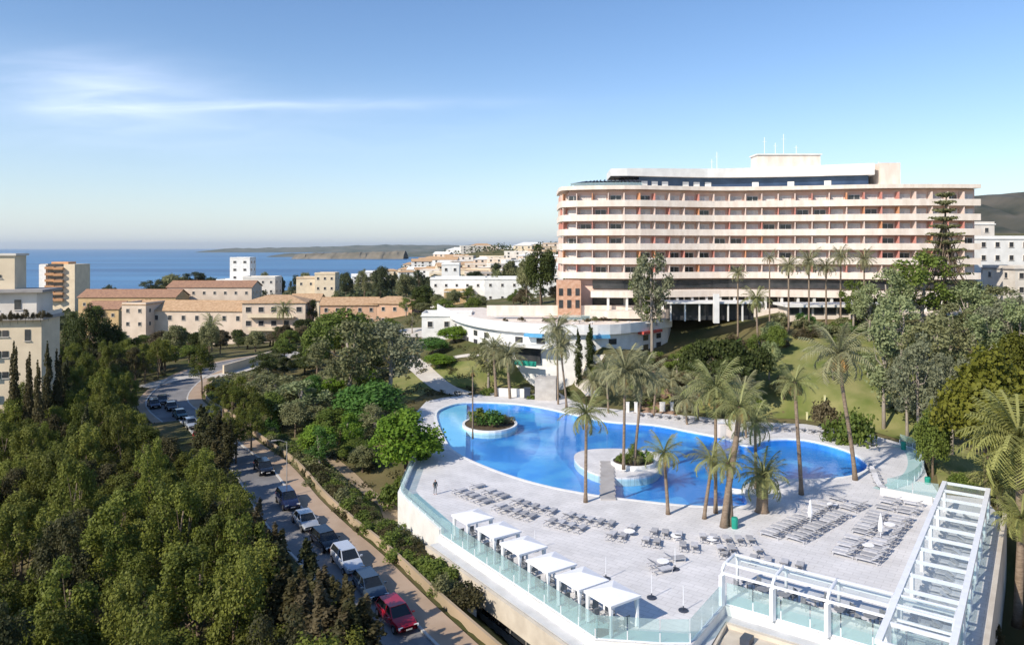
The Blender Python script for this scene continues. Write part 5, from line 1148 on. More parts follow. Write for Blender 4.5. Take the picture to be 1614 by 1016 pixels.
B('white_villa', 385, 415, -9, 32, 12, 18.5, 'white', 'white', 'low white villa at the foot of the white tower', 'villa', rows=4, cols=6)
B('white_villa', 408, 405, -9, 18, 12, 20.5, 'offwhite', 'white', 'small white villa right of the white tower', 'villa', rows=4, cols=4)
B('white_villa', 490, 400, -2, 16, 12, 13.5, 'cream', 'terracotta', 'cream villa with blocky walls left of the distant trees', 'villa', rows=2, cols=3, roof='flat')
B('white_villa', 512, 395, -2, 11, 10, 16.0, 'cream', 'cream', 'taller cream villa beside the blocky one', 'villa', rows=3, cols=3)
B('white_villa', 745, 292, 5, 34, 14, 10.5, 'white', 'white', 'broad bright white villa behind the curved building', 'villa', rows=2, cols=8, wd=0.9, wh=1.0)
B('white_villa', 722, 284, 5, 11, 8, 6.0, 'ochre', 'white', 'pale yellow low villa in front of the broad white one', 'villa', rows=1, cols=3, wh=2.0)
B('white_villa', 820, 285, 6, 28, 14, 9.8, 'white', 'white', 'white villa between the broad one and the hotel', 'villa', rows=2, cols=6, wd=0.9, wh=1.0)
B('white_villa', 865, 255, 8, 10, 12, 10.5, 'white', 'white', 'narrow white villa beside the left end of the hotel', 'villa', rows=3, cols=2)
B('white_villa', 710, 330, 6, 8, 8, 14.5, 'white', 'white', 'small white tower house behind the broad white villa', 'villa', rows=3, cols=2)
# town on the far hill
rt = random.Random(33); k = 0
spots = []
while k < 95:
    px = rt.uniform(560, 905); Y = rt.uniform(430, 1350); x = PX(px, Y); z = H(x, Y)
    yb = HY + (CH-z)*F/Y
    if z < -8 or yb < 397 or yb > 448 or px < 560+ (430-yb)*2.2: continue
    if any(abs(px-a) < 9 and abs(yb-b) < 4 for a, b in spots): continue
    spots.append((px, yb)); k += 1
    wd = rt.uniform(14, 26)*(1 if Y < 900 else 1.4); h = rt.uniform(5.5, 10)*(1 if Y < 900 else 1.3)
    B('hillside_house', px, Y, z, wd, rt.uniform(9, 13), h, rt.choice(['white', 'white', 'offwhite', 'cream', 'cream', 'pinkish']), rt.choice(['white', 'terracotta', 'terracotta', 'white']), 'small house in the distant town on the hill left of the hotel', 'house', roof=rt.choice(['flat', 'gable', 'hip', 'flat']), rows=2 if h < 8 else 3, cols=3, wd=1.8, wh=1.6, group='houses of the distant hillside town', side=False, rz=rt.uniform(-.4, .4))
B('hillside_house', 950, 420, 22, 20, 10, 8, 'white', 'white', 'house behind the hotel, barely in view', 'house', rows=2, cols=3) if False else None

# ---------------------------------------------------------------- the building under the deck
pb = empty('pool_building', (DECK[2][0], DECK[2][1], -5), 'white building carrying the pool deck, with cream fascia and dark windows', 'building')
side = DECK[:6] + [FR, Rb]
fr2 = [DECK[0], DECK[1], DECK[2]]
m = MB(); m.strip([DECK[-1]]+DECK[:3], -6.5, 0.5, 0.0, 0.5); m.build('side_wall', MT['white'], pb)
zz_ = DECK[2:6]+[DECK[6]]
m = MB(); m.strip(DECK[2:7], -0.95, -0.75, -0.96, 0.02); m.build('ledge', MT['ledge'], pb)
m = MB(); m.strip(DECK[2:7], -2.5, -0.72, -1.5, -1.16); m.build('fascia', MT['cream_stone'], pb)
m = MB(); m.strip(DECK[2:7], -0.75, -0.02, -0.02, 0.3); m.build('deck_edge', MT['white'], pb)
m = MB(); m.strip(DECK[2:7], -1.4, -0.93, -1.155, -0.965); m.build('dark_joint', MT['dark_metal'], pb)
m = MB(); m.strip(DECK[2:7], -7, -1.0, 0.6, 1.2); m.build('wall', MT['offwhite'], pb)
wl = resample(offset(DECK[2:4], 0.55), 2.4)
for i in range(3, len(wl)-1):
    a, b = wl[i], wl[i+1]; ang = atan2(b[1]-a[1], b[0]-a[0]); m = MB(); m.box(((a[0]+b[0])/2, (a[1]+b[1])/2, -4.2), (2.1, 0.14, 1.3), ang); m.build('window', MT['glass_dark'], pb)
m = MB(); m.strip([DECK[6], DECK[7]], -6.5, -0.02, 0.0, 0.4); m.build('side_wall', MT['white'], pb)
# skirts that close the deck at its garden side
m = MB(); m.strip([DECK[7]]+DECK_BACK, -3.0, -0.02, 0.0, 0.3); m.build('garden_kerb', MT['white'], pb)
# pavilion porch at the foot of the building
x, y = P(757, 948, -2.7); x -= 1.5; y -= 1.1
ang0 = atan2(DECK[3][1]-DECK[2][1], DECK[3][0]-DECK[2][0])
po = empty('entrance_porch', (x, y, -6), 'small white porch roof beside the building below the cabanas', 'porch')
m = MB(); m.box((x-0.9, y+0.2, -2.75), (3.2, 2.4, 0.28), ang0); m.build('porch_roof', MT['cream_stone'], po)
m = MB(); m.box((x+0.3, y-0.3, -4.4), (0.3, 2.0, 3.0), ang0); m.build('porch_wall', MT['white'], po)
m = MB(); m.box((x-1.9, y-0.1, -4.4), (0.2, 0.2, 3.0)); m.build('post', MT['white'], po)
# lower roof in the notch of the deck
q0 = Vector(P(1150, 976, -1.0)); roofp = [tuple(q0), tuple(q0+du*30), tuple(q0+du*30-dv*14), tuple(q0-dv*14)]
lr = empty('lower_roof', (q0.x, q0.y, -6), 'cream flat roof in the notch of the pool deck at the bottom of the photo', 'roof')
m = MB(); m.prism(roofp, -6.5, -1.1); m.build('wall', MT['grey_conc'], lr); m = MB(); m.prism([(q0+du*0.5-dv*0.5)[:], (q0+du*29.5-dv*0.5)[:], (q0+du*29.5-dv*13.5)[:], (q0+du*0.5-dv*13.5)[:]], -1.1, -1.02); m.build('roof_surface', MT['cream_stone'], lr)
m = MB(); m.strip([roofp[3], roofp[0], roofp[1]], -1.12, -0.8, -0.4, 0.0); m.build('roof_kerb', MT['cream_stone'], lr)
m = MB(); c = q0+du*2.2-dv*2.6; m.box((c.x, c.y, -0.75), (1.0, 0.7, 0.5), 0.9); m.build('roof_vent', MT['dark_metal'], lr)
# outer parapet and lower terrace along the right side
dn = Vector((FR[0], FR[1])); up_ = Vector((Rb[0], Rb[1]))
wall_th('terrace_parapet', [tuple(dn+du*0.2-dv*8), tuple(up_+du*0.2)], -6.0, 0.75, 0.35, 'cream_stone', 'long cream parapet wall at the right side of the pool deck')
def panels(name, line, h, label, step=2.2, zb=0.0, cat='glass balustrade', rail=True, lean=0.0):
    o = empty(name, (*line[0], zb), label, cat); L2 = resample(line, step)
    for a, b in zip(L2, L2[1:]):
        d = Vector((b[0]-a[0], b[1]-a[1])); l = d.length; d /= l; a2 = Vector(a)+d*0.04; b2 = Vector(b)-d*0.04; n_ = Vector((-d.y, d.x))*0.012
        m = MB(); m.prism([tuple(a2-n_), tuple(b2-n_), tuple(b2+n_), tuple(a2+n_)], zb+0.06, zb+h); m.build('glass_panel', MT['glass_clear'], o)
        m = MB(); m.box((a[0], a[1], zb+0.35), (0.07, 0.07, 0.7)); m.build('post', MT['white_metal'], o)
    m = MB(); m.strip(L2, zb, zb+0.06, -0.06, 0.06); m.build('base_rail', MT['white_metal'], o)
    return o
off = lambda l, t: offset(l, t)
panels('glass_balustrade', off([DECK[0], DECK[1], DECK[2]], 0.25)[0:3], 1.5, 'glass balustrade along the left corner of the pool deck', zb=0.5 if False else 0.0)
panels('glass_balustrade', off([DECK[2], DECK[3]], 0.2), 1.7, 'long glass balustrade behind the white cabanas')
panels('glass_balustrade', off([DECK[3], DECK[4], DECK[5]], 0.2), 1.7, 'glass balustrade at the front corner of the pool deck')
panels('glass_balustrade', off([DECK[5], DECK[6]], 0.2), 1.7, 'glass balustrade under the front arched pergola')
panels('glass_balustrade', [tuple(dn-du*1.2), tuple(up_-du*1.2)], 1.7, 'long glass balustrade between the right pergola and the cream parapet')
panels('glass_balustrade', smooth([P(*p) for p in [(1418,700),(1446,710),(1456,735),(1440,760),(1398,775)]], 4), 1.5, 'curved glass balustrade at the right end of the pool')
panels('glass_balustrade', [P(1398,776), P(1480,786)], 1.7, 'straight glass balustrade behind the low white wall')
wall_th('planter_wall', [P(1388,778), P(1470,794)], 0.0, 0.75, 0.3, 'white', 'low white wall at the far end of the lounger rows')
# aqua-coloured strips of floor along the glass
def strip_floor(line, t0, t1, z, name): flat(band(line, t0, t1), z, name, MT['aqua_floor'])
strip_floor([DECK[1], DECK[2], DECK[3]], 0.35, 2.3, 0.006, 'aqua_floor_strip')
strip_floor([DECK[3], DECK[4]], 0.35, 1.7, 0.006, 'aqua_floor_strip')
strip_floor([DECK[5], DECK[6]], 0.35, 2.0, 0.006, 'aqua_floor_strip')
flat(band(smooth([P(*p) for p in [(1418,700),(1446,710),(1456,735),(1440,760),(1398,775)]], 4), -1.8, -0.2), 0.006, 'aqua_floor_strip', MT['aqua_floor'])

# ---------------------------------------------------------------- pergolas
pgr = empty('long_pergola', (38, 64, 0), 'long white steel pergola with glass roof along the right side of the deck', 'pergola')
L0 = Vector(P(1489, 760, 3.0)); L1 = L0 - dv*39.0; W_ = 3.9; zt = 3.0
for s in (0, W_): m = MB(); a = L0+du*s; b = L1+du*s; m.bar((a.x, a.y, zt), (b.x, b.y, zt), 0.42, 0.34); m.build('long_beam', MT['white_metal'], pgr)
nc = 13
for k in range(nc+1):
    a = L0 - dv*(39.0*k/nc); b = a+du*W_; m = MB(); m.bar((a.x, a.y, zt-0.02), (b.x, b.y, zt-0.02), 0.17, 0.26); m.build('cross_beam', MT['white_metal'], pgr)
    if k % 2 == 0:
        for s in (0, W_): c = a+du*s; m = MB(); m.box((c.x, c.y, (zt-0.17)/2), (0.26, 0.26, zt-0.17), 0.628); m.build('post', MT['white_metal'], pgr)
    if k < nc:
        a2 = a - dv*(39.0/nc); m = MB(); m.prism([tuple(a+du*0.25-dv*0.12), tuple(a2+du*0.25+dv*0.12), tuple(a2+du*(W_-0.25)+dv*0.12), tuple(a+du*(W_-0.25)-dv*0.12)], zt+0.1, zt+0.125); m.build('glass_panel', MT['glass_roof'], pgr)
# end frame at the far side
m = MB(); a = L0+dv*0.2; b = a+du*W_; m.bar((a.x, a.y, 0.15), (b.x, b.y, 0.15), 0.2); m.build('end_sill', MT['white_metal'], pgr)
apg = empty('arched_pergola', (22, 56, 0), 'shorter white pergola with curved hoops at the front of the deck', 'pergola')
A0 = Vector(P(1138, 893, 3.0)); A1 = A0+du*15.6; D_ = 3.55
for k in range(5):
    a = A0+du*(15.6*k/4); b = a+dv*D_; pts3 = []
    pts3.append((a.x, a.y, 0.0)); pts3.append((a.x, a.y, 2.3))
    for t in range(1, 6): th = t/5*pi/2; q = a+dv*(0.75*(1-cos(th))); pts3.append((q.x, q.y, 2.3+0.75*sin(th)))
    for t in range(1, 6): th = t/5*pi/2; q = b-dv*(0.75*(1-sin(th))); pts3.append((q.x, q.y, 2.3+0.75*cos(th)))
    pts3.append((b.x, b.y, 0.0)); m = MB(); m.tube(pts3, 0.13, 8); m.build('arched_hoop', MT['white_metal'], apg, shade=True)
    m = MB(); m.box((a.x, a.y, 1.2), (0.42, 0.3, 2.4), 0.628); m.build('post', MT['white_metal'], apg)
    if k < 4:
        a2 = A0+du*(15.6*(k+1)/4); m = MB(); m.prism([tuple(a+du*0.15+dv*0.8), tuple(a2-du*0.15+dv*0.8), tuple(a2-du*0.15+dv*(D_-0.8)), tuple(a+du*0.15+dv*(D_-0.8))], 3.04, 3.065); m.build('glass_panel', MT['glass_roof'], apg)
for t, zz in ((0.0, 2.55), (0.75, 3.05), (D_-0.75, 3.05), (D_, 2.4)):
    a = A0+dv*t; b = A1+dv*t; m = MB(); m.bar((a.x, a.y, zz), (b.x, b.y, zz), 0.16); m.build('long_rail', MT['white_metal'], apg)

# ---------------------------------------------------------------- deck furniture
def lounger():
    o = empty('sun_lounger', (0, 0, 0), world=False)
    m = MB(); 
    for y in (-0.30, 0.30): m.box((0.1, y, 0.30), (1.95, 0.05, 0.06))
    for x in (-0.75, 0.95):
        for y in (-0.30, 0.30): m.box((x, y, 0.14), (0.05, 0.05, 0.28))
    for x in (-0.85, 1.05): m.box((x, 0, 0.30), (0.05, 0.65, 0.06))
    child('frame', m.mesh('frame', MT['grey_light']), o)
    m = MB(); m.box((0.45, 0, 0.36), (1.22, 0.62, 0.07)); child('seat', m.mesh('seat', MT['grey_cushion']), o)
    m = MB(); m.v = [(-0.16,-.31,.33),(-0.16,.31,.33),(-0.82,.31,.72),(-0.82,-.31,.72),(-0.19,-.31,.40),(-0.19,.31,.40),(-0.85,.31,.79),(-0.85,-.31,.79)]
    for q in ((0,1,2,3), (7,6,5,4), (0,4,5,1), (1,5,6,2), (2,6,7,3), (3,7,4,0)): m.f.append(list(q)); m.m.append(0)
    child('backrest', m.mesh('backrest', MT['grey_cushion']), o); return o
proto = lounger(); first = [True]; LC = [0]
def put(x, y, rz, label, group, z=0.0):
    o = proto if first[0] else copy_tree(proto); first[0] = False; LC[0] += 1
    o.location = (x, y, z+0.003); o.rotation_euler = (0, 0, rz); tag(o, label, 'sun lounger', group); return o
rl = random.Random(9)
def row(line, step, face, label, group, skip=0.08, jit=0.08, gapevery=None):
    L2 = resample(line, step)
    for i in range(len(L2)-1):
        if rl.random() < skip or (gapevery and i % gapevery == gapevery-1): continue
        a, b = L2[i], L2[i+1]; ang = atan2(b[1]-a[1], b[0]-a[0]) + face + rl.uniform(-jit, jit); put(a[0]+rl.uniform(-.1,.1), a[1]+rl.uniform(-.1,.1), ang, label, group)
arc = smooth([P(*p) for p in [(752,770),(800,790),(860,808),(930,824),(1000,838),(1070,848),(1140,854),(1205,857)]], 5)
row(arc, 1.15, pi/2, 'grey lounger in the far line of the curved double row on the deck', 'far line of the curved lounger row', gapevery=6)
row(off(arc, -2.5), 1.15, pi/2, 'grey lounger in the near line of the curved double row on the deck', 'near line of the curved lounger row', gapevery=6)
blk1 = [P(1232,852), P(1345,790)]
for j in (0, 1): row(off(blk1, (j-.5)*2.15), 1.1, pi/2, ['lounger in the front line of the diagonal block nearest the palms', 'lounger in the middle line of the diagonal block nearest the palms', 'lounger in the back line of the diagonal block nearest the palms'][j], ['front line of the left diagonal lounger block', 'middle line of the left diagonal lounger block', 'back line of the left diagonal lounger block'][j], 0.12)
blk2 = [P(1350,882), P(1428,790)]
for j in (0, 1): row(off(blk2, (j-.5)*2.15), 1.1, pi/2, ['lounger in the right line of the diagonal block nearest the long pergola', 'lounger in the middle line of the diagonal block nearest the long pergola', 'lounger in the left line of the diagonal block nearest the long pergola'][j], ['right line of the right diagonal lounger block', 'middle line of the right diagonal lounger block', 'left line of the right diagonal lounger block'][j], 0.1)
for k in range(26):
    for s in (1.3, 2.7):
        a = L0 - dv*(2.5+1.3*k) + du*s
        put(a.x, a.y, atan2(-dv.y, -dv.x)+pi/2+(pi if s > 2 else 0)*0, ['grey lounger in the left line under the long pergola', 'grey lounger in the right line under the long pergola'][s > 2], ['left line of loungers under the long pergola', 'right line of loungers under the long pergola'][s > 2])
row([P(1140,878), P(1285,902)], 1.2, pi/2, 'lounger in the line running behind the arched pergola', 'loungers behind the arched pergola', 0.1)
row([P(1180,676), P(1268,680), P(1325,690), P(1385,706)], 1.3, pi/2, 'lounger on the far side of the right-hand pool, along the lawn', 'loungers along the lawn', 0.05)
row([P(1010,656), P(1090,663), P(1150,672)], 1.5, pi/2, 'lounger behind the main pool under the palms', 'loungers behind the main pool', 0.1)
row([P(1375,742), P(1390,775)], 1.3, 0.3, 'lounger by the curved glass balustrade', 'loungers by the curved glass', 0.0)
for (px, py, a) in ((1036, 893, 0.3), (1042, 902, 0.4), (1062, 884, 0.2)): x, y = P(px, py); put(x, y, a, {893: 'lounger of the loose trio on the open deck, in the middle', 902: 'lounger of the loose trio on the open deck, nearest', 884: 'lounger of the loose trio on the open deck, farthest'}[py], 'loose loungers on the open deck')
# small white tables between loungers
def low_table(px, py, label, dark=False):
    x, y = P(px, py); o = empty('side_table', (x, y, 0), label, 'side table', 'small tables on the deck', world=False)
    m = MB(); m.tube([(0,0,0.40),(0,0,0.45)], 0.55 if not dark else 0.4, 12); child('table_top', m.mesh('table_top', MT['dark_metal' if dark else 'canvas']), o)
    m = MB(); m.tube([(0,0,0),(0,0,0.4)], 0.05, 6); m.tube([(0,0,0.0),(0,0,0.03)], 0.25, 10); child('leg', m.mesh('leg', MT['white_metal']), o)
for px, py, lb in ((992,843,'white side table left in the curved lounger row'),(1066,850,'white side table in the middle of the curved lounger row'),(1122,855,'white side table right in the curved lounger row'),(1312,800,'white side table in the diagonal block near the palms'),(1368,865,'white side table low in the right diagonal block'),(1402,832,'white side table high in the right diagonal block'),(1045,891,'white side table beside the loose trio of loungers')): low_table(px, py, lb)
# parasols, closed, and parasol stands
def parasol(px, py, label, closed=True, h=2.6):
    x, y = P(px, py); o = empty('closed_parasol' if closed else 'parasol_stand', (x, y, 0), label, 'parasol' if closed else 'parasol stand', world=False)
    m = MB(); m.tube([(0,0,0),(0,0,0.09)], 0.38, 14); m.tube([(0,0,0.09),(0,0,0.4)], 0.05, 8); child('base', m.mesh('base', MT['dark_metal'] if not closed else MT['grey_light']), o)
    m = MB(); m.tube([(0,0,0.3),(0,0,h if closed else 1.9)], 0.03, 6); child('pole', m.mesh('pole', MT['white_metal']), o)
    if closed: m = MB(); m.tube([(0,0,h*0.36),(0,0,h*0.5),(0,0,h*0.8),(0,0,h+0.05)], [0.2,0.26,0.15,0.03], 8); me = m.mesh('canopy', MT['canvas']); child('canopy', me, o)
for px, py, lb in ((1277,828,'closed white parasol beside the left diagonal block'),(1388,852,'closed white parasol inside the right diagonal block')): parasol(px, py, lb)
for px, py, lb in ((1027,942,'dark parasol stand on the open deck right of the cabanas'),(1077,962,'dark parasol stand nearest the front glass balustrade'),(1064,897,'dark parasol stand beside the loose trio of loungers'),(955,912,'dark parasol stand behind the nearest cabana'),(843,867,'dark parasol stand behind the third cabana')): parasol(px, py, lb, False)
# cabanas
e1 = (Vector(DECK[3])-Vector(DECK[2])).normalized(); en = Vector((-e1.y, e1.x)); ang = atan2(e1.y, e1.x)
def chair_me():
    m = MB(); m.box((0,0,0.42), (0.55,0.55,0.08)); 
    for x in (-.24,.24):
        for y in (-.24,.24): m.box((x,y,0.2),(0.05,0.05,0.4))
    return m.mesh('seat', MT['rattan'])
cs = chair_me(); cbk = MB().box((-0.26,0,0.72),(0.06,0.55,0.55)).mesh('backrest', MT['rattan']); carm = MB().box((0,0.27,0.60),(0.5,0.05,0.05)).mesh('armrest', MT['rattan'])
def chair(x, y, rz, label, group=None):
    o = empty('rattan_chair', (x, y, 0.01), label, 'chair', group, rz, world=False); child('seat', cs, o); child('backrest', cbk, o); child('armrest', carm, o); c = child('armrest', carm, o, (0, -0.54, 0)); return o
ordn = ['farthest', 'second farthest', 'third farthest', 'third nearest', 'second nearest', 'nearest']
for i, (px, py) in enumerate([(745,812),(786,833),(825,857),(869,884),(917,909),(965,933)]):
    x, y = P(px, py, 2.45); o = empty('cabana', (x, y, 0), 'white cabana with draped posts, %s of the six from the camera' % ordn[i], 'cabana', 'white cabanas along the glass balustrade', ang, world=False)
    hw = 1.35
    m = MB(); m.v = [(-hw-.15,-hw-.15,2.25),(hw+.15,-hw-.15,2.25),(hw+.15,hw+.15,2.25),(-hw-.15,hw+.15,2.25),(-hw-.15,-hw-.15,2.42),(hw+.15,-hw-.15,2.42),(hw+.15,hw+.15,2.42),(-hw-.15,hw+.15,2.42),(0,0,2.85)]
    m.f = [[0,1,5,4],[1,2,6,5],[2,3,7,6],[3,0,4,7],[4,5,8],[5,6,8],[6,7,8],[7,4,8],[3,2,1,0]]; m.m = [0]*9; child('roof', m.mesh('roof', MT['canvas']), o)
    for sx in (-1,1):
        for sy in (-1,1):
            child('post', MB().box((sx*hw, sy*hw, 1.13), (0.09,0.09,2.24)).mesh('post', MT['white_metal']), o)
            m = MB(); m.tube([(sx*(hw-.1), sy*(hw-.1), 2.24),(sx*(hw-.08), sy*(hw-.08), 1.2),(sx*(hw-.1), sy*(hw-.1), 0.15)], [0.22,0.09,0.13], 7); child('curtain', m.mesh('curtain', MT['canvas']), o)
    for j, (cx_, cy_, rr) in enumerate([(-0.8,0.5,0.0),(0.8,0.5,pi),(-0.8,-0.6,0.0),(0.8,-0.6,pi)]):
        wx = x + cx_*cos(ang)-cy_*sin(ang); wy = y + cx_*sin(ang)+cy_*cos(ang)
        chair(wx, wy, ang+rr, 'grey rattan chair inside the %s cabana' % ordn[i], 'chairs in the %s cabana' % ordn[i])
    t = empty('coffee_table', (x, y, 0.01), 'low grey table inside the %s cabana' % ordn[i], 'table', None, ang, world=False)
    child('table_top', MB().box((0,0,0.42),(0.75,0.75,0.05)).mesh('table_top', MT['rattan']), t); child('leg', MB().box((0,0,0.2),(0.3,0.3,0.39)).mesh('leg', MT['rattan']), t)
# dining sets under the arched pergola
for i, (px, py) in enumerate([(1178,930),(1202,942),(1235,950),(1285,958),(1325,975),(1372,985)]):
    x, y = P(px, py)
    t = empty('round_table', (x, y, 0.01), '%s grey table under the arched pergola' % ['leftmost','second','third','fourth','fifth','rightmost'][i], 'table', 'tables under the arched pergola', world=False)
    m = MB(); m.tube([(0,0,0.70),(0,0,0.74)], 0.5, 12); child('table_top', m.mesh('table_top', MT['rattan']), t); m = MB(); m.tube([(0,0,0),(0,0,0.7)], 0.06, 6); m.tube([(0,0,0),(0,0,0.04)], 0.3, 10); child('leg', m.mesh('leg', MT['rattan']), t)
    for s in (0, pi): chair(x-0.85*cos(s+0.3), y-0.85*sin(s+0.3), s+0.3, 'grey rattan chair at the %s table under the arched pergola' % ['leftmost','second','third','fourth','fifth','rightmost'][i], 'chairs under the arched pergola')
# kiosks, bins, posts
def binn(px, py, mt, label, h=1.1):
    x, y = P(px, py); m = MB(); m.tube([(x,y,0),(x,y,h*0.85),(x,y,h)], [0.3,0.34,0.28], 10); b_ = m.build('waste_bin', MT[mt]); tag(b_, label, 'bin')
binn(1158, 832, 'green_bin', 'teal bin at the foot of the palm clump'); binn(1424, 708, 'green_bin', 'teal bin at the far end of the curved glass'); binn(1462, 762, 'green_bin', 'teal bin on the grass behind the straight glass', 0.8)
x, y = P(1146, 688); o = empty('shower_kiosk', (x, y, 0), 'small pale kiosk at the far edge of the pool between the palms', 'kiosk', world=False)
child('wall', MB().box((0,0,1.1),(3.0,1.2,2.2)).mesh('wall', MT['hotel_white']), o); child('roof', MB().box((0,0,2.27),(3.3,1.5,0.14)).mesh('roof', MT['white']), o)
for i in (-1, 1): child('door', MB().box((i*0.8,-0.63,0.95),(0.8,0.06,1.9)).mesh('door', MT['offwhite']), o)
for i, (px, py) in enumerate([(1335,684),(1374,688),(1300,640),(1272,662)]):
    x, y = HIT(px, py); m = MB(); z = H(x,y); m.box((x,y,z+0.6),(0.22,0.22,1.2)); m.box((x,y,z+1.24),(0.30,0.30,0.08)); tag(m.build('garden_light', MT['yellow_post']), ['pale post light at the lawn edge behind the tall leaning palm', 'pale post light rightmost at the lawn edge', 'pale post light beside the low shrub bed', 'pale post light near the slim tall palm'][i], 'post light')
for i, px in enumerate([990, 1003, 1045, 1060]):
    x, y = P(px, 650); m = MB(); m.box((x, y+0.5, 0.8), (0.5 if px != 1045 else 0.9, 0.3, 1.6)); m.box((x, y+0.5, 1.65), (0.62 if px != 1045 else 1.0, 0.4, 0.1)); tag(m.build('white_pillar', MT['white']), ['leftmost white pillar behind the pool', 'second white pillar behind the pool', 'widest white pillar behind the pool', 'rightmost white pillar behind the pool'][i], 'pillar')
# blue slide
x, y = P(1190, 785); m = MB(); pts_ = [(x-2.6, y+1.6, 0.35), (x-1.4, y+0.2, 0.6), (x+0.2, y-0.5, 0.9), (x+1.8, y+0.4, 1.3)]; m.tube(pts_, [0.35,0.35,0.35,0.35], 8); tag(m.build('white_slide', MT['white'], shade=True), 'small curved white water slide beside the stout palm', 'slide')
# people on the deck, grown from one skinned skeleton
def person(px, py, label, top, legc, rz=0.0):
    x, y = P(px, py)
    J = [((0,0,.95),.13),((0,0,1.15),.135),((0,0,1.38),.15),((0,0,1.50),.06),((0,0,1.60),.09),((0,0.01,1.72),.085),
         ((.19,0,1.40),.06),((.27,.02,1.13),.045),((.29,-.08,.90),.035),((-.19,0,1.40),.06),((-.27,.02,1.13),.045),((-.28,-.06,.90),.035),
         ((.10,0,.88),.095),((.11,-.02,.5),.06),((.12,.03,.09),.045),((.12,-.13,.04),.04),((-.10,0,.88),.095),((-.11,.06,.5),.06),((-.12,.10,.09),.045),((-.12,-.05,.04),.04)]
    E = [(0,1),(1,2),(2,3),(3,4),(4,5),(2,6),(6,7),(7,8),(2,9),(9,10),(10,11),(0,12),(12,13),(13,14),(14,15),(0,16),(16,17),(17,18),(18,19)]
    me = bpy.data.meshes.new('person'); me.from_pydata([j[0] for j in J], E, []); o = link('person', me); o.location = (x, y, 0); o.rotation_euler.z = rz
    s = o.modifiers.new('s', 'SKIN'); 
    for v, j in zip(me.skin_vertices[0].data if me.skin_vertices else [], J): v.radius = (j[1], j[1])
    if not me.skin_vertices:
        pass
    o.modifiers.new('u', 'SUBSURF').levels = 1
    bpy.context.view_layer.update()
    ev = o.evaluated_get(bpy.context.evaluated_depsgraph_get()); nm = bpy.data.meshes.new_from_object(ev); o.modifiers.clear(); o.data = nm
    nm.materials.clear()
    for q in (MT['skin'], top, legc, MT['hair']): nm.materials.append(q)
    for f in nm.polygons:
        c = f.center; f.material_index = 3 if (c.z > 1.66 or (c.z > 1.56 and c.y > 0.03)) else (1 if 0.98 < c.z < 1.47 and abs(c.x) < 0.26 else (2 if c.z <= 0.98 and c.z > 0.12 and abs(c.x) < 0.23 else 0))
    nm.shade_smooth(); tag(o, label, 'person')
MT['skin'] = mat('skin', (0.50, 0.30, 0.21), None, 0.6, 3); MT['hair'] = mat('dark_hair', (0.04, 0.03, 0.02), None, 0.7, 3)
MT['cloth_dark'] = mat('dark_cloth', (0.05, 0.07, 0.08), None, 0.9, 3); MT['cloth_grey'] = mat('grey_trousers', (0.20, 0.21, 0.23), None, 0.9, 3)
person(686, 779, 'person in dark clothes standing at the left corner of the deck', MT['cloth_dark'], MT['cloth_grey'], 0.6)

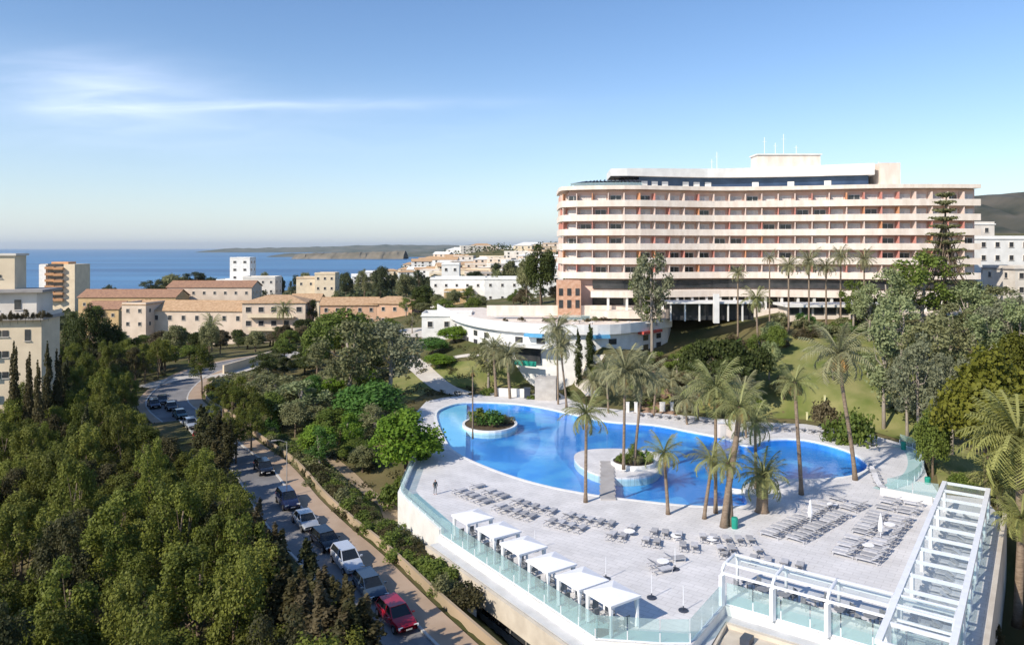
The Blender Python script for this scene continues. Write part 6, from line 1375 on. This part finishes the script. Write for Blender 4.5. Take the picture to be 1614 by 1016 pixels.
# ---------------------------------------------------------------- cars
def car_paint(name, c):
    m = new_mat(name); b = m.node_tree.nodes['Principled BSDF']; b.inputs['Base Color'].default_value = (*c, 1); b.inputs['Roughness'].default_value = 0.25; b.inputs['Coat Weight'].default_value = 0.7; b.inputs['Metallic'].default_value = 0.25; return m
def car(x, y, z, rz, paint, label, kind='hatch', Lc=4.9, Wc=1.9):
    o = empty('parked_car', (x, y, z), label, 'car', 'cars parked along the road', rz, world=False); hl_ = Lc/2; hw = Wc/2
    hr = {'hatch': 1.46, 'suv': 1.70, 'sedan': 1.42}[kind]
    # body: rings along the length (x): (x, half width, sill z, belt z)
    st = [(-hl_, .72, .45, .62), (-hl_+.12, .88, .32, .86), (-hl_+.7, .96, .24, .95), (-.4, 1.0, .22, .96), (.7, 1.0, .22, .92), (hl_-.9, .96, .24, .84), (hl_-.2, .86, .30, .70), (hl_, .70, .42, .56)]
    k = hr/1.46; bm = bmesh.new(); rings = []
    for (sx, wf, zs, zb) in st:
        zb *= k; w2 = hw*wf; rings.append([bm.verts.new(p) for p in ((sx, -w2*.92, zs), (sx, -w2, zs+.18), (sx, -w2, zb-.12), (sx, -w2*.90, zb), (sx, w2*.90, zb), (sx, w2, zb-.12), (sx, w2, zs+.18), (sx, w2*.92, zs))])
    for a, b in zip(rings, rings[1:]):
        for j in range(8): bm.faces.new((a[j], a[(j+1) % 8], b[(j+1) % 8], b[j]))
    bm.faces.new(rings[0]); bm.faces.new(rings[-1][::-1]); bmesh.ops.recalc_face_normals(bm, faces=bm.faces)
    me = bpy.data.meshes.new('body'); bm.to_mesh(me); bm.free(); me.materials.append(paint); me.shade_smooth(); bo = child('body', me, o); md = bo.modifiers.new('b', 'BEVEL'); md.width = 0.04; md.segments = 2; md.limit_method = 'ANGLE'
    rx0 = {'hatch': -hl_+.35, 'suv': -hl_+.25, 'sedan': -hl_+.9}[kind]; zb = .93*k
    g0 = [(rx0, hw*.88), (-.2, hw*.9), (hl_-1.35, hw*.86)]; r0_ = [(rx0+.35, hw*.70), (-.2, hw*.74), (hl_-2.15, hw*.70)]
    m = MB(); lo = [(g0[0][0], -g0[0][1], zb), (g0[2][0], -g0[2][1], zb-.06), (g0[2][0], g0[2][1], zb-.06), (g0[0][0], g0[0][1], zb)]; hi = [(r0_[0][0], -r0_[0][1], hr-.06), (r0_[2][0], -r0_[2][1], hr-.05), (r0_[2][0], r0_[2][1], hr-.05), (r0_[0][0], r0_[0][1], hr-.06)]
    m.v = lo+hi; m.f = [[0,1,5,4],[1,2,6,5],[2,3,7,6],[3,0,4,7],[3,2,1,0],[4,5,6,7]]; m.m = [0]*6; child('windows', m.mesh('windows', MT['car_glass']), o)
    m = MB(); m.prism([(r0_[0][0]-.05, -r0_[0][1]-.03), (r0_[2][0]+.05, -r0_[2][1]-.03), (r0_[2][0]+.05, r0_[2][1]+.03), (r0_[0][0]-.05, r0_[0][1]+.03)], hr-.055, hr); 
    for s in (-1, 1): m.bar((-.15, s*hw*.905, zb), (-.2, s*hw*.745, hr-.05), .09, .05); m.bar((g0[2][0], s*g0[2][1], zb-.06), (r0_[2][0], s*(r0_[2][1]+.01), hr-.05), .09, .06); m.bar((g0[0][0], s*g0[0][1], zb), (r0_[0][0], s*(r0_[0][1]+.01), hr-.05), .16, .06)
    child('roof', m.mesh('roof', paint), o)
    for sx in (-hl_+.85, hl_-.85):
        for s in (-1, 1):
            m = MB(); m.tube([(sx, s*(hw-.2), .33), (sx, s*(hw+.015), .33)], .33, 16); wo = child('wheel', m.mesh('wheel', MT['tyre']), o); m = MB(); m.tube([(sx, s*(hw+.0), .33), (sx, s*(hw+.025), .33)], .2, 10); child('rim', m.mesh('rim', MT['rim']), wo)
    for s in (-1, 1):
        child('headlight', MB().box((hl_-.14, s*hw*.68, .62*k), (.16, .38, .14), -s*.25).mesh('headlight', MT['lamp']), o)
        child('tail_light', MB().box((-hl_+.1, s*hw*.72, .72*k), (.12, .3, .16), s*.2).mesh('tail_light', MT['tail']), o)
        child('wing_mirror', MB().box((hl_-1.5, s*(hw+.08), .98*k), (.14, .2, .13)).mesh('wing_mirror', paint), o)
    child('number_plate', MB().box((hl_+.0, 0, .48), (.04, .5, .11)).mesh('number_plate', MT['offwhite']), o)
    return o
cl = offset(ROAD_C, -2.6)
def on_road(px, py):      # nearest kerbside position and direction
    x, y = P(px, py, -0.9); best = None
    for a, b in zip(cl, cl[1:]):
        d, t = segd(x, y, a, b)
        if best is None or d < best[0]: best = (d, (a[0]+(b[0]-a[0])*t, a[1]+(b[1]-a[1])*t), atan2(a[1]-b[1], a[0]-b[0]))
    return best[1], best[2]
PA = {k: car_paint(k, c) for k, c in (('navy_paint', (0.015, 0.02, 0.06)), ('silver_paint', (0.40, 0.43, 0.47)), ('black_paint', (0.012, 0.013, 0.018)), ('white_paint_car', (0.62, 0.65, 0.70)), ('steel_paint', (0.05, 0.075, 0.11)), ('red_paint', (0.42, 0.012, 0.03)), ('dark_green_paint', (0.03, 0.10, 0.11)), ('grey_paint', (0.06, 0.06, 0.07)))}
for px, py, pn, kd, lb in [(625,967,'red_paint','hatch','red car parked nearest the camera in the kerbside row'),(577,923,'steel_paint','hatch','steel-blue car parked just behind the red one'),(537,884,'white_paint_car','suv','silver-white tall car third from the camera in the kerbside row'),(502,852,'black_paint','hatch','black car between the silver-white and the silver car'),(470,821,'silver_paint','sedan','silver car with dark windows behind the black one'),(437,790,'navy_paint','suv','dark navy car second farthest in the near kerbside row'),(401,738,'black_paint','hatch','black car half hidden by the trees at the far end of the near row')]:
    (x, y), a = on_road(px, py); car(x, y, -1.5, a, PA[pn], lb, kd)
for px, py, pn, kd, lb in [(317,690,'red_paint','hatch','bright red car at the far bend in front of the white one'),(301,667,'silver_paint','hatch','pale car with teal glass behind the bright red one at the bend'),(284,652,'dark_green_paint','sedan','dark green car at the bend behind the pale one'),(270,640,'black_paint','sedan','black car in the shade of the far bend'),(256,630,'grey_paint','hatch','dark grey car farthest along the bend')]:
    (x, y), a = on_road(px, py); x, y = P(px, py, -0.9); car(x, y, -1.5, a, PA[pn], lb, kd, 4.6, 1.85)
o_ = offset(ROAD_C, 2.3)
for i, (px, py, pn) in enumerate([(243,636,'navy_paint')]):
    x, y = P(px, py, -0.9); x2, a = on_road(px, py); 
    bd = min(range(len(o_)-1), key=lambda q: segd(x, y, o_[q], o_[q+1])[0]); d, t = segd(x, y, o_[bd], o_[bd+1]); x, y = o_[bd][0]+(o_[bd+1][0]-o_[bd][0])*t, o_[bd][1]+(o_[bd+1][1]-o_[bd][1])*t
    car(x, y, -1.5, a, PA[pn], ['navy car on the opposite side of the far bend', 'black car on the opposite side of the far bend'][i], 'hatch')
# street lamps and roadside walls
def lamp(px, py, label):
    x, y = P(px, py, -1.4); o = empty('street_lamp', (x, y, -1.4), label, 'street lamp', world=False)
    m = MB(); m.tube([(0,0,0),(0,0,6.5)], [0.07,0.04], 8); child('post', m.mesh('post', MT['grey_conc']), o); m = MB(); m.tube([(0,0,6.4),(-0.7,-0.4,6.8),(-1.1,-0.6,6.8)], 0.04, 6); child('arm', m.mesh('arm', MT['grey_conc']), o); child('lamp_head', MB().box((-1.3,-0.7,6.8),(0.6,0.25,0.12),0.5).mesh('lamp_head', MT['grey_conc']), o)
lamp(452, 782, 'slim street lamp on the tan pavement by the silver car')
fw = offset(ROAD_C, -7.0); fwl = [p for p in fw if 40 < p[1] < 170]
wall_th('garden_wall', fwl, -2.6, -0.75, 0.25, 'tan', 'low tan boundary wall between the pavement and the hedge')
fw = [p for p in offset(ROAD_C, 5.6) if p[1] > 150]
rw = [HIT(352,590), HIT(380,582), HIT(410,572), HIT(440,562)]
wall_th('roadside_wall', rw, [H(*p)-0.5 for p in rw], [H(*p)+2.2 for p in rw], 0.4, 'cream', 'cream roadside wall at the bend leading up to the houses')
drape(band(smooth([HIT(225,612), HIT(290,596), HIT(350,592), HIT(420,572), HIT(480,556)], 5), -2.2, 2.2), 0.18, 'side_road', MT['path'])
drape([HIT(*p) for p in [(600,520),(680,516),(735,520),(700,530),(640,532)]], 0.2, 'path', MT['path'])
# rocky bank right of the curved building
C = []; rk = random.Random(3); m = MB()
for k in range(130):
    px = rk.uniform(1000, 1080); Y = rk.uniform(122, 140); x = PX(px, Y); z = H(x, Y); s = rk.uniform(0.3, 0.9); i = len(m.v)
    bm = bmesh.new(); bmesh.ops.create_icosphere(bm, subdivisions=1, radius=s)
    for v in bm.verts: v.co *= rk.uniform(0.7, 1.15); m.v.append((x+v.co.x, Y+v.co.y, z+v.co.z*0.6))
    for f in bm.faces: m.f.append([i+v.index for v in f.verts]); m.m.append(0)
    bm.free()
tag(m.build('rocks', MT['rock']), kind='stuff')
